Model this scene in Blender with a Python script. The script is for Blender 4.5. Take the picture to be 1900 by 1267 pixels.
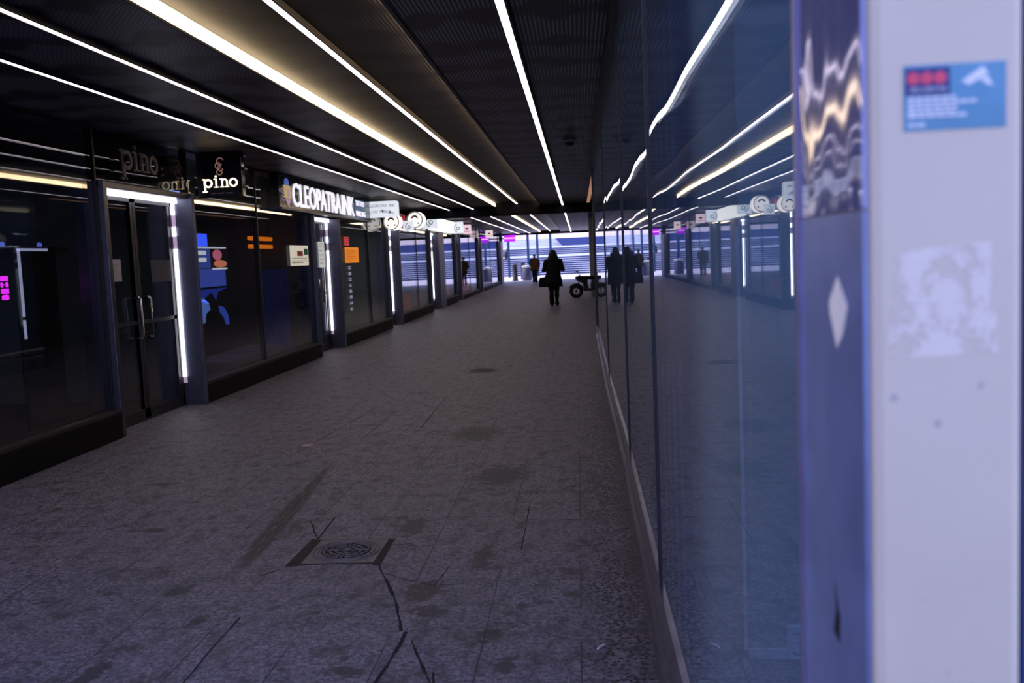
import bpy, bmesh, math, random
from mathutils import Vector, Matrix
random.seed(7)
for o in list(bpy.data.objects): bpy.data.objects.remove(o)
SC = bpy.context.scene
C = SC.collection
PI = math.pi

# ------------------------------------------------------------------ camera
F_PX, VX, VY, TILT, EYE = 1750.0, 1072.0, 470.0, .044, 1.55
def _camera():
    cx, cy = 950.0, 633.5
    Y = Vector((VX-cx, VY-cy, F_PX)).normalized()          # passage axis in camera axes (right, down, forward)
    h = Vector((1, -TILT, 0))
    n = Y.cross(h).normalized()
    up = n if n.y < 0 else -n
    X = Y.cross(up)
    if X.x < 0: X = -X
    # world = rows X, Y, up
    right = Vector((X.x, Y.x, up.x)); down = Vector((X.y, Y.y, up.y)); fwd = Vector((X.z, Y.z, up.z))
    cd = bpy.data.cameras.new('camera'); co = bpy.data.objects.new('camera', cd); C.objects.link(co)
    m = Matrix((right, -down, -fwd)).transposed().to_4x4()
    m.translation = (0, 0, EYE)
    co.matrix_world = m
    cd.sensor_fit = 'HORIZONTAL'; cd.sensor_width = 36.0; cd.lens = 36.0*F_PX/1900.0
    cd.clip_start = .02; cd.clip_end = 400
    cd.dof.use_dof = True; cd.dof.focus_distance = 6.0; cd.dof.aperture_fstop = 4.6
    SC.camera = co
_camera()

# ------------------------------------------------------------------ sky, exposure
SC.view_settings.view_transform = 'Standard'; SC.view_settings.look = 'None'
SC.view_settings.exposure = 0.0; SC.view_settings.gamma = 1.0
SC.view_settings.use_curve_mapping = False
SC.cycles.use_denoising = True
SC.cycles.max_bounces = 10; SC.cycles.transparent_max_bounces = 24
SC.cycles.sample_clamp_indirect = 6.0
W = bpy.data.worlds.new('overcast_sky'); SC.world = W; W.use_nodes = True
wn = W.node_tree.nodes; wl = W.node_tree.links
bg = wn['Background']
tc = wn.new('ShaderNodeTexCoord'); sx = wn.new('ShaderNodeSeparateXYZ'); cr = wn.new('ShaderNodeValToRGB')
wl.new(tc.outputs['Generated'], sx.inputs[0]); wl.new(sx.outputs['Z'], cr.inputs[0]); wl.new(cr.outputs[0], bg.inputs['Color'])
cr.color_ramp.elements[0].position = 0.0; cr.color_ramp.elements[0].color = (.56, .62, 1.0, 1)
cr.color_ramp.elements[1].position = .7; cr.color_ramp.elements[1].color = (.34, .44, 1.0, 1)
bg.inputs['Strength'].default_value = 2.0
# daylight from the sky pours down on the open square at the far end through a gap in the cloud
sun = bpy.data.lights.new('sun', 'SUN'); so = bpy.data.objects.new('sun', sun); C.objects.link(so)
sun.energy = 4.0; sun.angle = math.radians(12); sun.color = (1.0, .90, .86)
so.rotation_euler = (0, math.radians(-50), math.radians(4)); so.location = (0, 70, 30)

# ------------------------------------------------------------------ materials
def nt_of(name):
    m = bpy.data.materials.new(name); m.use_nodes = True
    return m, m.node_tree, m.node_tree.nodes, m.node_tree.links, m.node_tree.nodes['Principled BSDF']
def mat(name, col, rough=.5, metal=0.0, vary=.12, scale=18, emit=None, es=0.0, bump=0.0, spec=.5):
    m, nt, N, L, p = nt_of(name)
    p.inputs['Roughness'].default_value = rough; p.inputs['Metallic'].default_value = metal
    p.inputs['Specular IOR Level'].default_value = spec
    t = N.new('ShaderNodeTexCoord'); nz = N.new('ShaderNodeTexNoise')
    nz.inputs['Scale'].default_value = scale; nz.inputs['Detail'].default_value = 3
    L.new(t.outputs['Object'], nz.inputs['Vector'])
    r = N.new('ShaderNodeValToRGB')
    r.color_ramp.elements[0].position = .3; r.color_ramp.elements[1].position = .7
    r.color_ramp.elements[0].color = [c*(1-vary) for c in col] + [1]
    r.color_ramp.elements[1].color = [min(1, c*(1+vary)) for c in col] + [1]
    L.new(nz.outputs['Fac'], r.inputs[0]); L.new(r.outputs[0], p.inputs['Base Color'])
    if bump:
        b = N.new('ShaderNodeBump'); b.inputs['Strength'].default_value = bump; b.inputs['Distance'].default_value = .01
        L.new(nz.outputs['Fac'], b.inputs['Height']); L.new(b.outputs[0], p.inputs['Normal'])
    if emit:
        p.inputs['Emission Color'].default_value = (*emit, 1); p.inputs['Emission Strength'].default_value = es
    return m
def glass(name, tint=(.9,.92,.95), ior=1.5, sky_haze=None, wave=0.0, wscale=.8, gain=1.0):
    m = bpy.data.materials.new(name); m.use_nodes = True
    N = m.node_tree.nodes; L = m.node_tree.links; N.clear()
    out = N.new('ShaderNodeOutputMaterial'); mix = N.new('ShaderNodeMixShader')
    tr = N.new('ShaderNodeBsdfTransparent'); gl = N.new('ShaderNodeBsdfGlossy'); fr = N.new('ShaderNodeFresnel')
    tr.inputs[0].default_value = (*tint, 1); gl.inputs['Roughness'].default_value = 0.0; gl.inputs[0].default_value = (.95,.97,1,1)
    ge = N.new('ShaderNodeNewGeometry'); mx = N.new('ShaderNodeMix'); mx.data_type = 'FLOAT'
    mx.inputs[2].default_value = ior; mx.inputs[3].default_value = 1/ior
    L.new(ge.outputs['Backfacing'], mx.inputs[0]); L.new(mx.outputs[0], fr.inputs['IOR'])
    fac = fr.outputs[0]
    if gain != 1.0:
        mm = N.new('ShaderNodeMath'); mm.operation = 'MULTIPLY'; mm.use_clamp = True; mm.inputs[1].default_value = gain
        L.new(fac, mm.inputs[0]); fac = mm.outputs[0]
    L.new(fac, mix.inputs[0]); L.new(tr.outputs[0], mix.inputs[1]); L.new(gl.outputs[0], mix.inputs[2])
    if wave:
        t = N.new('ShaderNodeTexCoord'); nz = N.new('ShaderNodeTexNoise'); nz.inputs['Scale'].default_value = wscale
        nz.inputs['Detail'].default_value = 1
        b = N.new('ShaderNodeBump'); b.inputs['Strength'].default_value = 1; b.inputs['Distance'].default_value = wave
        L.new(t.outputs['Object'], nz.inputs['Vector']); L.new(nz.outputs['Fac'], b.inputs['Height'])
        L.new(b.outputs[0], gl.inputs['Normal']); 
    res = mix
    if sky_haze:  # diffuse veil: dirt plus sky glow painted into the pane
        df = N.new('ShaderNodeBsdfDiffuse'); df.inputs[0].default_value = (*sky_haze[0], 1)
        m2 = N.new('ShaderNodeMixShader'); m2.inputs[0].default_value = sky_haze[1]
        L.new(mix.outputs[0], m2.inputs[1]); L.new(df.outputs[0], m2.inputs[2]); res = m2
    L.new(res.outputs[0], out.inputs['Surface'])
    return m
def emis(name, col, s):
    m = mat(name, [min(1, c) for c in col], .5, vary=.03, emit=col, es=s)
    return m

class G:      # small node-graph helper
    def __init__(s, nt): s.N = nt.nodes; s.L = nt.links
    def n(s, t, **k):
        x = s.N.new(t)
        for a, b in k.items(): setattr(x, a, b)
        return x
    def v(s, x, sock):
        if isinstance(x, (int, float)): sock.default_value = x
        elif isinstance(x, tuple): sock.default_value = x
        else: s.L.new(x, sock)
    def m(s, op, a, b=0.0, c=0.0, clamp=False):
        x = s.n('ShaderNodeMath', operation=op, use_clamp=clamp)
        s.v(a, x.inputs[0]); s.v(b, x.inputs[1]); s.v(c, x.inputs[2]); return x.outputs[0]
    def ss(s, v, a, b):      # smoothstep a..b -> 0..1
        x = s.n('ShaderNodeMapRange', interpolation_type='SMOOTHSTEP')
        s.v(v, x.inputs[0]); x.inputs[1].default_value = a; x.inputs[2].default_value = b; return x.outputs[0]
    def mix(s, f, a, b):
        x = s.n('ShaderNodeMix', data_type='RGBA'); s.v(f, x.inputs[0]); s.v(a, x.inputs[6]); s.v(b, x.inputs[7]); return x.outputs[2]
    def noise(s, vec, sc, det=4, rough=.55):
        x = s.n('ShaderNodeTexNoise'); x.inputs['Scale'].default_value = sc; x.inputs['Detail'].default_value = det
        x.inputs['Roughness'].default_value = rough; s.L.new(vec, x.inputs['Vector']); return x.outputs['Fac']
    def map(s, vec, sc=(1,1,1), loc=(0,0,0), rot=(0,0,0)):
        x = s.n('ShaderNodeMapping'); x.inputs['Scale'].default_value = sc; x.inputs['Location'].default_value = loc
        x.inputs['Rotation'].default_value = rot; s.L.new(vec, x.inputs['Vector']); return x.outputs[0]

def paving_material():
    m, nt, N, L, p = nt_of('granite_paving'); g = G(nt)
    ob = g.n('ShaderNodeTexCoord').outputs['Object']
    s3 = g.n('ShaderNodeSeparateXYZ'); L.new(ob, s3.inputs[0]); X, Y = s3.outputs[0], s3.outputs[1]
    fine = g.noise(ob, 150, 3, .7); mid = g.noise(ob, 42, 4, .7); big = g.noise(ob, 1.3, 3)
    hue = g.noise(ob, 70, 2, .6)
    base = g.mix(g.ss(g.m('ADD', g.m('MULTIPLY', fine, .42), g.m('MULTIPLY', mid, .58)), .38, .63), (.042,.046,.068,1), (.37,.36,.455,1))
    base = g.mix(g.m('MULTIPLY', g.ss(hue, .54, .7), .55), base, (.48,.31,.29,1))
    base = g.mix(g.m('MULTIPLY', g.ss(big, .35, .7), .2), base, (.24,.20,.19,1))
    blot = g.noise(g.map(ob, (1.5,1,1)), 7, 5, .7)
    base = g.mix(g.m('MULTIPLY', g.ss(blot, .42, .70), .75), base, (.055,.057,.07,1))
    # slabs 0.4 m wide, long side along the passage
    br = g.n('ShaderNodeTexBrick'); br.offset = .5
    br.inputs['Scale'].default_value = 1; br.inputs['Brick Width'].default_value = 1.1; br.inputs['Row Height'].default_value = .398
    br.inputs['Mortar Size'].default_value = .004; br.inputs['Mortar Smooth'].default_value = .2; br.inputs['Bias'].default_value = 0
    br.inputs['Color1'].default_value = (1,1,1,1); br.inputs['Color2'].default_value = (.86,.86,.88,1); br.inputs['Mortar'].default_value = (1,1,1,1)
    L.new(g.map(ob, loc=(.02, -.36+.005, 0), rot=(0,0,PI/2)), br.inputs['Vector'])
    mo = g.m('MULTIPLY', br.outputs['Fac'], g.ss(g.noise(ob, 1.1, 2), .38, .52))
    mul = g.n('ShaderNodeMix', data_type='RGBA', blend_type='MULTIPLY'); mul.inputs[0].default_value = .6
    L.new(base, mul.inputs[6]); L.new(br.outputs['Color'], mul.inputs[7]); base = mul.outputs[2]
    base = g.mix(g.m('MULTIPLY', mo, .75), base, (.03,.028,.035,1))
    # worn dark stains, stretched along the passage
    st = g.noise(g.map(ob, (2.6,1.5,1), (3.1,7.2,0)), 1.6, 5, .62)
    st = g.m('MULTIPLY', g.ss(st, .55, .66), g.ss(g.noise(ob, 14, 3), .36, .6))
    base = g.mix(g.m('MULTIPLY', st, .8), base, (.05,.048,.05,1))
    sp = g.noise(ob, 7.5, 2, .4); base = g.mix(g.m('MULTIPLY', g.ss(sp, .66, .72), .75), base, (.05,.05,.055,1))
    # one long tyre-like streak beside the drain
    ax, ay, bx, by = -1.985, 7.2, -1.80, 4.55
    t = g.m('DIVIDE', g.m('SUBTRACT', Y, by), ay-by)
    cxl = g.m('ADD', bx, g.m('MULTIPLY', t, ax-bx))
    d = g.m('ABSOLUTE', g.m('SUBTRACT', X, cxl))
    wdt = g.m('ADD', .02, g.m('MULTIPLY', g.ss(g.m('ABSOLUTE', g.m('SUBTRACT', t, .35)), .7, .0), .045))
    k = g.m('SUBTRACT', 1.0, g.ss(g.m('DIVIDE', d, wdt), .6, 1.25))
    k = g.m('MULTIPLY', k, g.m('MULTIPLY', g.ss(t, -.05, .15), g.ss(t, 1.05, .8)))
    k = g.m('MULTIPLY', k, g.ss(g.noise(g.map(ob, (60,6,1)), 1, 4), .3, .52))
    base = g.mix(g.m('MULTIPLY', k, .95), base, (.034,.033,.030,1))
    # single grimy spots where they lie
    edge = g.noise(ob, 16, 4, .65)
    for (sx_, sy_, rx, ry) in ((-.775,4.28,.10,.16),(-.72,4.02,.10,.08),(-1.95,3.42,.05,.16),(-1.02,5.35,.09,.22),(-.60,6.6,.22,.35),(-.95,8.2,.25,.4),(-.42,3.75,.07,.08),(-.55,4.75,.06,.25),(-3.1,6.6,.10,.06),(-2.6,5.4,.09,.06),(-2.0,4.35,.07,.10),(-1.75,3.95,.05,.08),(-.33,3.45,.06,.08),(-.95,3.42,.09,.06)):
        dx = g.m('DIVIDE', g.m('SUBTRACT', X, sx_), rx); dy = g.m('DIVIDE', g.m('SUBTRACT', Y, sy_), ry)
        dd = g.m('ADD', g.m('SQRT', g.m('ADD', g.m('MULTIPLY', dx, dx), g.m('MULTIPLY', dy, dy))), g.m('MULTIPLY', g.m('SUBTRACT', edge, .5), 2.6))
        base = g.mix(g.m('MULTIPLY', g.ss(dd, 1.0, .6), .8), base, (.036,.038,.042,1))
    # loose black grit swept up against the glass wall
    gr = g.n('ShaderNodeTexVoronoi'); gr.inputs['Scale'].default_value = 46; L.new(ob, gr.inputs['Vector'])
    gm = g.m('MULTIPLY', g.ss(gr.outputs['Distance'], .54, .34), g.ss(g.m('ADD', X, g.m('MULTIPLY', g.noise(ob, 2.2, 3), .35)), .06, .30))
    gm = g.m('MULTIPLY', gm, g.ss(g.noise(ob, 9, 3), .28, .44)); gm = g.m('MULTIPLY', gm, g.ss(Y, 14, 9))
    base = g.mix(g.m('MULTIPLY', gm, .95), base, (.014,.014,.022,1))
    damp = g.m('MULTIPLY', g.ss(g.m('ADD', X, g.m('MULTIPLY', g.noise(ob, 1.7, 2), .3)), .27, .47), g.ss(Y, 16, 11))
    base = g.mix(g.m('MULTIPLY', damp, .75), base, (.06,.058,.065,1))
    L.new(base, p.inputs['Base Color']); p.inputs['Roughness'].default_value = .5
    p.inputs['Specular IOR Level'].default_value = .35
    h = g.m('SUBTRACT', g.m('ADD', g.m('MULTIPLY', fine, .5), mid), g.m('MULTIPLY', mo, .9))
    b = g.n('ShaderNodeBump'); b.inputs['Strength'].default_value = .55; b.inputs['Distance'].default_value = .006
    L.new(h, b.inputs['Height']); L.new(b.outputs[0], p.inputs['Normal'])
    return m
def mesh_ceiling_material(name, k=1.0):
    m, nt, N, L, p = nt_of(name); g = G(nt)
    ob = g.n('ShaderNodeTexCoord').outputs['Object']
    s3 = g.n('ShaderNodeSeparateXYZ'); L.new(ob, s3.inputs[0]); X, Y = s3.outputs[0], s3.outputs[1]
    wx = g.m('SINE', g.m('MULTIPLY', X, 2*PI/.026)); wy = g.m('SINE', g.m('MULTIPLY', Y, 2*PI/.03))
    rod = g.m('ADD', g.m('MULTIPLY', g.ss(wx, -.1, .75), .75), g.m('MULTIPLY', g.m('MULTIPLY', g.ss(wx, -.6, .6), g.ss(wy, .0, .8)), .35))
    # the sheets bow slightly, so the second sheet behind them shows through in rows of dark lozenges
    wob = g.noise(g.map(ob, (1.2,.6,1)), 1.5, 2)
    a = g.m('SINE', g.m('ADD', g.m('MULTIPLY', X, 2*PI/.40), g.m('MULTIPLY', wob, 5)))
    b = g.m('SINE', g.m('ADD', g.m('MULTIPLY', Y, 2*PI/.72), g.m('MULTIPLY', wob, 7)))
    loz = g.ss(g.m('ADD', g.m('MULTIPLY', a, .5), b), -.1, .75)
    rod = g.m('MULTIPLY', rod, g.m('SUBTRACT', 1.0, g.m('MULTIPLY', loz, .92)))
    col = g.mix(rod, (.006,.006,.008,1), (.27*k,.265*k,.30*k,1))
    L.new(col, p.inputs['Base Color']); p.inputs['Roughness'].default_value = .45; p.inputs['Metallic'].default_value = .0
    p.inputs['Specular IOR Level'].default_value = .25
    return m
def waved_metal(name, col, rough, dist, zsc):
    m, nt, N, L, p = nt_of(name); g = G(nt)
    ob = g.n('ShaderNodeTexCoord').outputs['Object']
    f = g.noise(g.map(ob, (9, 11, zsc)), 1, 1)
    b = g.n('ShaderNodeBump'); b.inputs['Strength'].default_value = 1; b.inputs['Distance'].default_value = dist
    L.new(f, b.inputs['Height']); L.new(b.outputs[0], p.inputs['Normal'])
    n2 = g.noise(ob, 30, 3)
    L.new(g.mix(n2, tuple(c*.9 for c in col)+(1,), tuple(min(1,c*1.1) for c in col)+(1,)), p.inputs['Base Color'])
    p.inputs['Metallic'].default_value = .5; p.inputs['Roughness'].default_value = rough
    return m
def pillar_paint():
    m, nt, N, L, p = nt_of('pillar_paint'); g = G(nt)
    ob = g.n('ShaderNodeTexCoord').outputs['Object']
    c = g.mix(g.noise(ob, 9, 3), (.66,.585,.475,1), (.74,.66,.54,1))
    v = g.n('ShaderNodeTexVoronoi'); v.inputs['Scale'].default_value = 24; L.new(ob, v.inputs['Vector'])
    s = g.m('MULTIPLY', g.ss(v.outputs['Distance'], .12, .04), g.ss(g.noise(ob, 6, 1), .5, .62))
    c = g.mix(g.m('MULTIPLY', s, .6), c, (.25,.25,.33,1))
    L.new(c, p.inputs['Base Color']); p.inputs['Roughness'].default_value = .38
    return m
M = dict(
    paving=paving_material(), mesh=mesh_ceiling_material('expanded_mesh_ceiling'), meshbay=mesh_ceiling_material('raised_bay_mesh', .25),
    black=mat('black_gloss_panel', (.006,.006,.008), .12, spec=.5), beam=mat('matt_black_beam', (.006,.007,.012), .8, spec=.1), darkwall=mat('dark_plaster', (.03,.031,.034), .8),
    frame=mat('dark_anodised_frame', (.022,.023,.028), .5, .2), steel=mat('grey_blue_steel', (.09,.095,.125), .34, .75),
    jamb=mat('satin_steel_jamb', (.085,.09,.14), .40, .4), plinth=mat('black_stone_plinth', (.005,.005,.005), .7, spec=.15), sill=mat('dull_sill_metal', (.035,.035,.04), .5, .4),
    glass=glass('shop_glass', (.80,.83,.86), 1.52, wave=.0010, wscale=.9, gain=.85), glassdim=glass('dim_transom_glass', (.5,.52,.55), 1.5, wave=.001, gain=.45), glassr=glass('screen_glass', (.74,.83,.90), 1.55, ((.28,.45,.75), .085), wave=.0016, wscale=1.0),
    glassf=glass('teal_veil_glass', (.86,.92,.95), 1.5, ((.35,.62,.75), .20)),  # teal veil painted in for the sky mirrored by these panes
    chrome=mat('brushed_chrome', (.55,.56,.62), .2, 1.0), edge=mat('pale_blue_strip', (.20,.27,.46), .5), rail=mat('worn_rail_metal', (.28,.27,.35), .22, .85, vary=.3, scale=9), railm=mat('dark_rail_gap', (.02,.02,.03), .5),
    led=emis('cool_led', (1.0,.85,.88), 5.4), ledwarm=emis('warm_led', (1.0,.74,.44), 4.5), glowfaint=emis('faint_amber_glow', (1.0,.48,.30), .35), ledamber=emis('amber_led', (1.0,.68,.38), 12.0),
    leddim=emis('masked_led', (.75,.55,.85), .35), leddoor=emis('door_led', (.90,.88,1.0), 5.0),
    white=mat('white_plastic', (.8,.8,.82), .4), paper=mat('paper', (.72,.72,.70), .8), paperdim=mat('translucent_paper', (.30,.31,.36), .8),
    ink=mat('black_print', (.01,.01,.015), .6), pillar=pillar_paint(),
    polish=waved_metal('buckled_polished_steel', (.25,.27,.50), .06, .0036, 6.5), blue=mat('blue_grey_sheet', (.21,.27,.50), .30, .35, spec=.5),
    iron=mat('cast_iron', (.17,.15,.165), .5, .2, vary=.3, scale=60, bump=.3), tar=mat('tar_fill', (.016,.016,.017), .75), crack=mat('dark_joint', (.02,.02,.024), .9),
    cloth=mat('black_wool', (.006,.006,.007), .95, bump=.3, scale=80), skin=mat('skin', (.35,.2,.15), .6), hair=mat('dark_hair', (.008,.006,.006), .7, scale=60), brown=mat('brown_jacket', (.09,.055,.028), .85),
    jeans=mat('dark_denim', (.015,.02,.04), .9), rubber=mat('tyre_rubber', (.008,.008,.009), .8), mopedp=mat('black_enamel', (.008,.008,.010), .3),
    plaza=mat('pale_plaza_paving', (.80,.70,.68), .8, vary=.08, scale=3), paleriser=mat('pale_grey_riser', (.30,.30,.40), .8), tread=mat('pale_step_tread', (.8,.8,.85), .8), riser=mat('shade_blue_riser', (.035,.045,.13), .8), facade=mat('pale_facade', (.80,.70,.68), .9, vary=.1, scale=1),  # blue shadow on the steps is painted into the dark riser colour
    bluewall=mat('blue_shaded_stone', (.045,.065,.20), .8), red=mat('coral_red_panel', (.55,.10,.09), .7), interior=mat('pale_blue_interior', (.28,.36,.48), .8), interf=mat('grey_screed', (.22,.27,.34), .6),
)
# ------------------------------------------------------------------ mesh builder
class MB:
    def __init__(s): s.v = []; s.f = []
    def add(s, vs, fs):
        k = len(s.v); s.v += [tuple(v) for v in vs]; s.f += [tuple(i+k for i in f) for f in fs]; return s
    def box(s, a, b):
        (x0,y0,z0),(x1,y1,z1) = a, b
        x0,x1 = sorted((x0,x1)); y0,y1 = sorted((y0,y1)); z0,z1 = sorted((z0,z1))
        return s.add([(x0,y0,z0),(x1,y0,z0),(x1,y1,z0),(x0,y1,z0),(x0,y0,z1),(x1,y0,z1),(x1,y1,z1),(x0,y1,z1)],
                     [(0,3,2,1),(4,5,6,7),(0,1,5,4),(1,2,6,5),(2,3,7,6),(3,0,4,7)])
    def prism(s, pts, vec):      # planar polygon pushed along vec
        n = len(pts); v = Vector(vec)
        return s.add([tuple(p) for p in pts] + [tuple(Vector(p)+v) for p in pts],
                     [tuple(range(n))[::-1], tuple(range(n, 2*n))] + [(i,(i+1)%n,n+(i+1)%n,n+i) for i in range(n)])
    def tube(s, path, r, n=10, cap=True):
        P = [Vector(p) for p in path]; R = r if isinstance(r, (list,tuple)) else [r]*len(P)
        rings = []; ref = Vector((0,0,1))
        for i, p in enumerate(P):
            t = (P[min(i+1,len(P)-1)]-P[max(i-1,0)]).normalized()
            u = t.cross(ref)
            if u.length < .05: u = t.cross(Vector((1,0,0)))
            u.normalize(); w = t.cross(u)
            rings.append([p+(u*math.cos(2*PI*k/n)+w*math.sin(2*PI*k/n))*R[i] for k in range(n)])
        vs = [q for r_ in rings for q in r_]; fs = []
        for i in range(len(P)-1):
            for k in range(n): fs.append((i*n+k, i*n+(k+1)%n, (i+1)*n+(k+1)%n, (i+1)*n+k))
        if cap: fs += [tuple(range(n))[::-1], tuple((len(P)-1)*n+k for k in range(n))]
        return s.add(vs, fs)
    def loft(s, rings, cap=True):
        n = len(rings[0]); vs = [p for r in rings for p in r]; fs = []
        for i in range(len(rings)-1):
            for k in range(n): fs.append((i*n+k, i*n+(k+1)%n, (i+1)*n+(k+1)%n, (i+1)*n+k))
        if cap: fs += [tuple(range(n))[::-1], tuple((len(rings)-1)*n+k for k in range(n))]
        return s.add(vs, fs)
    def lathe(s, prof, c=(0,0,0), axis='z', n=24):
        rings = []
        for r, h in prof:
            ring = []
            for k in range(n):
                a = 2*PI*k/n; x, y = r*math.cos(a), r*math.sin(a)
                ring.append({'z':(c[0]+x,c[1]+y,c[2]+h),'y':(c[0]+x,c[1]+h,c[2]+y),'x':(c[0]+h,c[1]+x,c[2]+y)}[axis])
            rings.append(ring)
        return s.loft(rings)
    def torus(s, c, R, r, axis='z', n=32, m=8, a0=0, a1=2*PI):
        full = abs(a1-a0-2*PI) < 1e-6; path = []
        k = n if full else n+1
        rings = []
        for i in range(k):
            a = a0+(a1-a0)*i/n; ring = []
            for j in range(m):
                b = 2*PI*j/m; q = R+r*math.cos(b); x, y, h = q*math.cos(a), q*math.sin(a), r*math.sin(b)
                ring.append({'z':(c[0]+x,c[1]+y,c[2]+h),'y':(c[0]+x,c[1]+h,c[2]+y),'x':(c[0]+h,c[1]+x,c[2]+y)}[axis])
            rings.append(ring)
        if full: rings.append(rings[0])
        return s.loft(rings, cap=not full)
    def ball(s, c, r, n=14, m=9):
        rx, ry, rz = r if isinstance(r, (tuple,list)) else (r,r,r)
        rings = []
        for i in range(m+1):
            t = -PI/2+PI*max(.02, min(.98, i/m))
            rings.append([(c[0]+rx*math.cos(t)*math.cos(2*PI*k/n), c[1]+ry*math.cos(t)*math.sin(2*PI*k/n), c[2]+rz*math.sin(t)) for k in range(n)])
        return s.loft(rings)
    def build(s, name, m, parent=None, smooth=False, bevel=0.0, loc=None):
        me = bpy.data.meshes.new(name); me.from_pydata(s.v, [], s.f); me.validate(); me.update()
        bm = bmesh.new(); bm.from_mesh(me); bmesh.ops.recalc_face_normals(bm, faces=bm.faces); bm.to_mesh(me); bm.free()
        if m: me.materials.append(m)
        if smooth:
            for p in me.polygons: p.use_smooth = True
        o = bpy.data.objects.new(name, me); C.objects.link(o)
        if bevel:
            b = o.modifiers.new('bevel', 'BEVEL'); b.width = bevel; b.segments = 2; b.limit_method = 'ANGLE'
        if parent: o.parent = parent; o.matrix_parent_inverse = parent.matrix_world.inverted()
        return o
def tag(o, label=None, cat=None, group=None, kind=None):
    if label: o['label'] = label
    if cat: o['category'] = cat
    if group: o['group'] = group
    if kind: o['kind'] = kind
    return o
def empty(name, loc, label=None, cat=None, group=None, kind=None):
    o = bpy.data.objects.new(name, None); C.objects.link(o); o.location = loc; o.empty_display_size = .1
    o.matrix_world = Matrix.Translation(loc)
    return tag(o, label, cat, group, kind)
def box(name, a, b, m, parent=None, bevel=0.0): return MB().box(a, b).build(name, m, parent, bevel=bevel)

TEXT_ROT = {'cam': Matrix(((1,0,0),(0,0,-1),(0,1,0))).to_4x4(),     # reads along +X, faces -Y
            'wall': Matrix(((0,0,1),(1,0,0),(0,1,0))).to_4x4()}     # reads along +Y, faces +X
def text(name, s, face, centre, w, h, m, parent=None, depth=.004, bold=0.0):
    cu = bpy.data.curves.new(name, 'FONT'); cu.body = s; cu.align_x = 'CENTER'; cu.extrude = .01; cu.offset = bold; cu.resolution_u = 3
    ob = bpy.data.objects.new(name, cu); C.objects.link(ob)
    dg = bpy.context.evaluated_depsgraph_get(); me = bpy.data.meshes.new_from_object(ob.evaluated_get(dg))
    bpy.data.objects.remove(ob); bpy.data.curves.remove(cu)
    xs = [v.co.x for v in me.vertices]; ys = [v.co.y for v in me.vertices]
    cx, cy = (min(xs)+max(xs))/2, (min(ys)+max(ys))/2; sx, sy = w/(max(xs)-min(xs)), h/(max(ys)-min(ys))
    T = Matrix.Translation(centre) @ TEXT_ROT[face]
    for v in me.vertices: v.co = T @ Vector(((v.co.x-cx)*sx, (v.co.y-cy)*sy, v.co.z/.01*depth))
    me.name = name; me.materials.clear(); me.materials.append(m)
    o = bpy.data.objects.new(name, me); C.objects.link(o)
    if parent: o.parent = parent; o.matrix_parent_inverse = parent.matrix_world.inverted()
    return o
def plane_pt(face, c, u, v, d=0.0):       # point on a sign face
    return (c[0]+u, c[1]-d, c[2]+v) if face == 'cam' else (c[0]+d, c[1]+u, c[2]+v)
def rounded(face, c, w, h, r, depth, n=6):
    pts = []
    for qx, qy, a0 in ((1,1,0),(-1,1,PI/2),(-1,-1,PI),(1,-1,1.5*PI)):
        for i in range(n+1):
            a = a0+PI/2*i/n; pts.append(plane_pt(face, c, qx*(w/2-r)+r*math.cos(a), qy*(h/2-r)+r*math.sin(a)))
    return MB().prism(pts, (0,depth,0) if face == 'cam' else (-depth,0,0))
def flat_arc(mb, face, c, R, wd, a0, a1, d=.003, n=28):
    inner = []; outer = []
    for i in range(n+1):
        a = a0+(a1-a0)*i/n
        inner.append((R-wd/2, a)); outer.append((R+wd/2, a))
    for i in range(n):
        q = [outer[i], outer[i+1], inner[i+1], inner[i]]
        mb.prism([plane_pt(face, c, r*math.cos(a), r*math.sin(a), d) for r, a in q], (0,d,0) if face == 'cam' else (-d,0,0))
    return mb
def flat_disc(mb, face, c, R, d=.003, n=24, sx=1, sy=1):
    return mb.prism([plane_pt(face, c, R*sx*math.cos(2*PI*k/n), R*sy*math.sin(2*PI*k/n), d) for k in range(n)], (0,d,0) if face == 'cam' else (-d,0,0))
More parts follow.
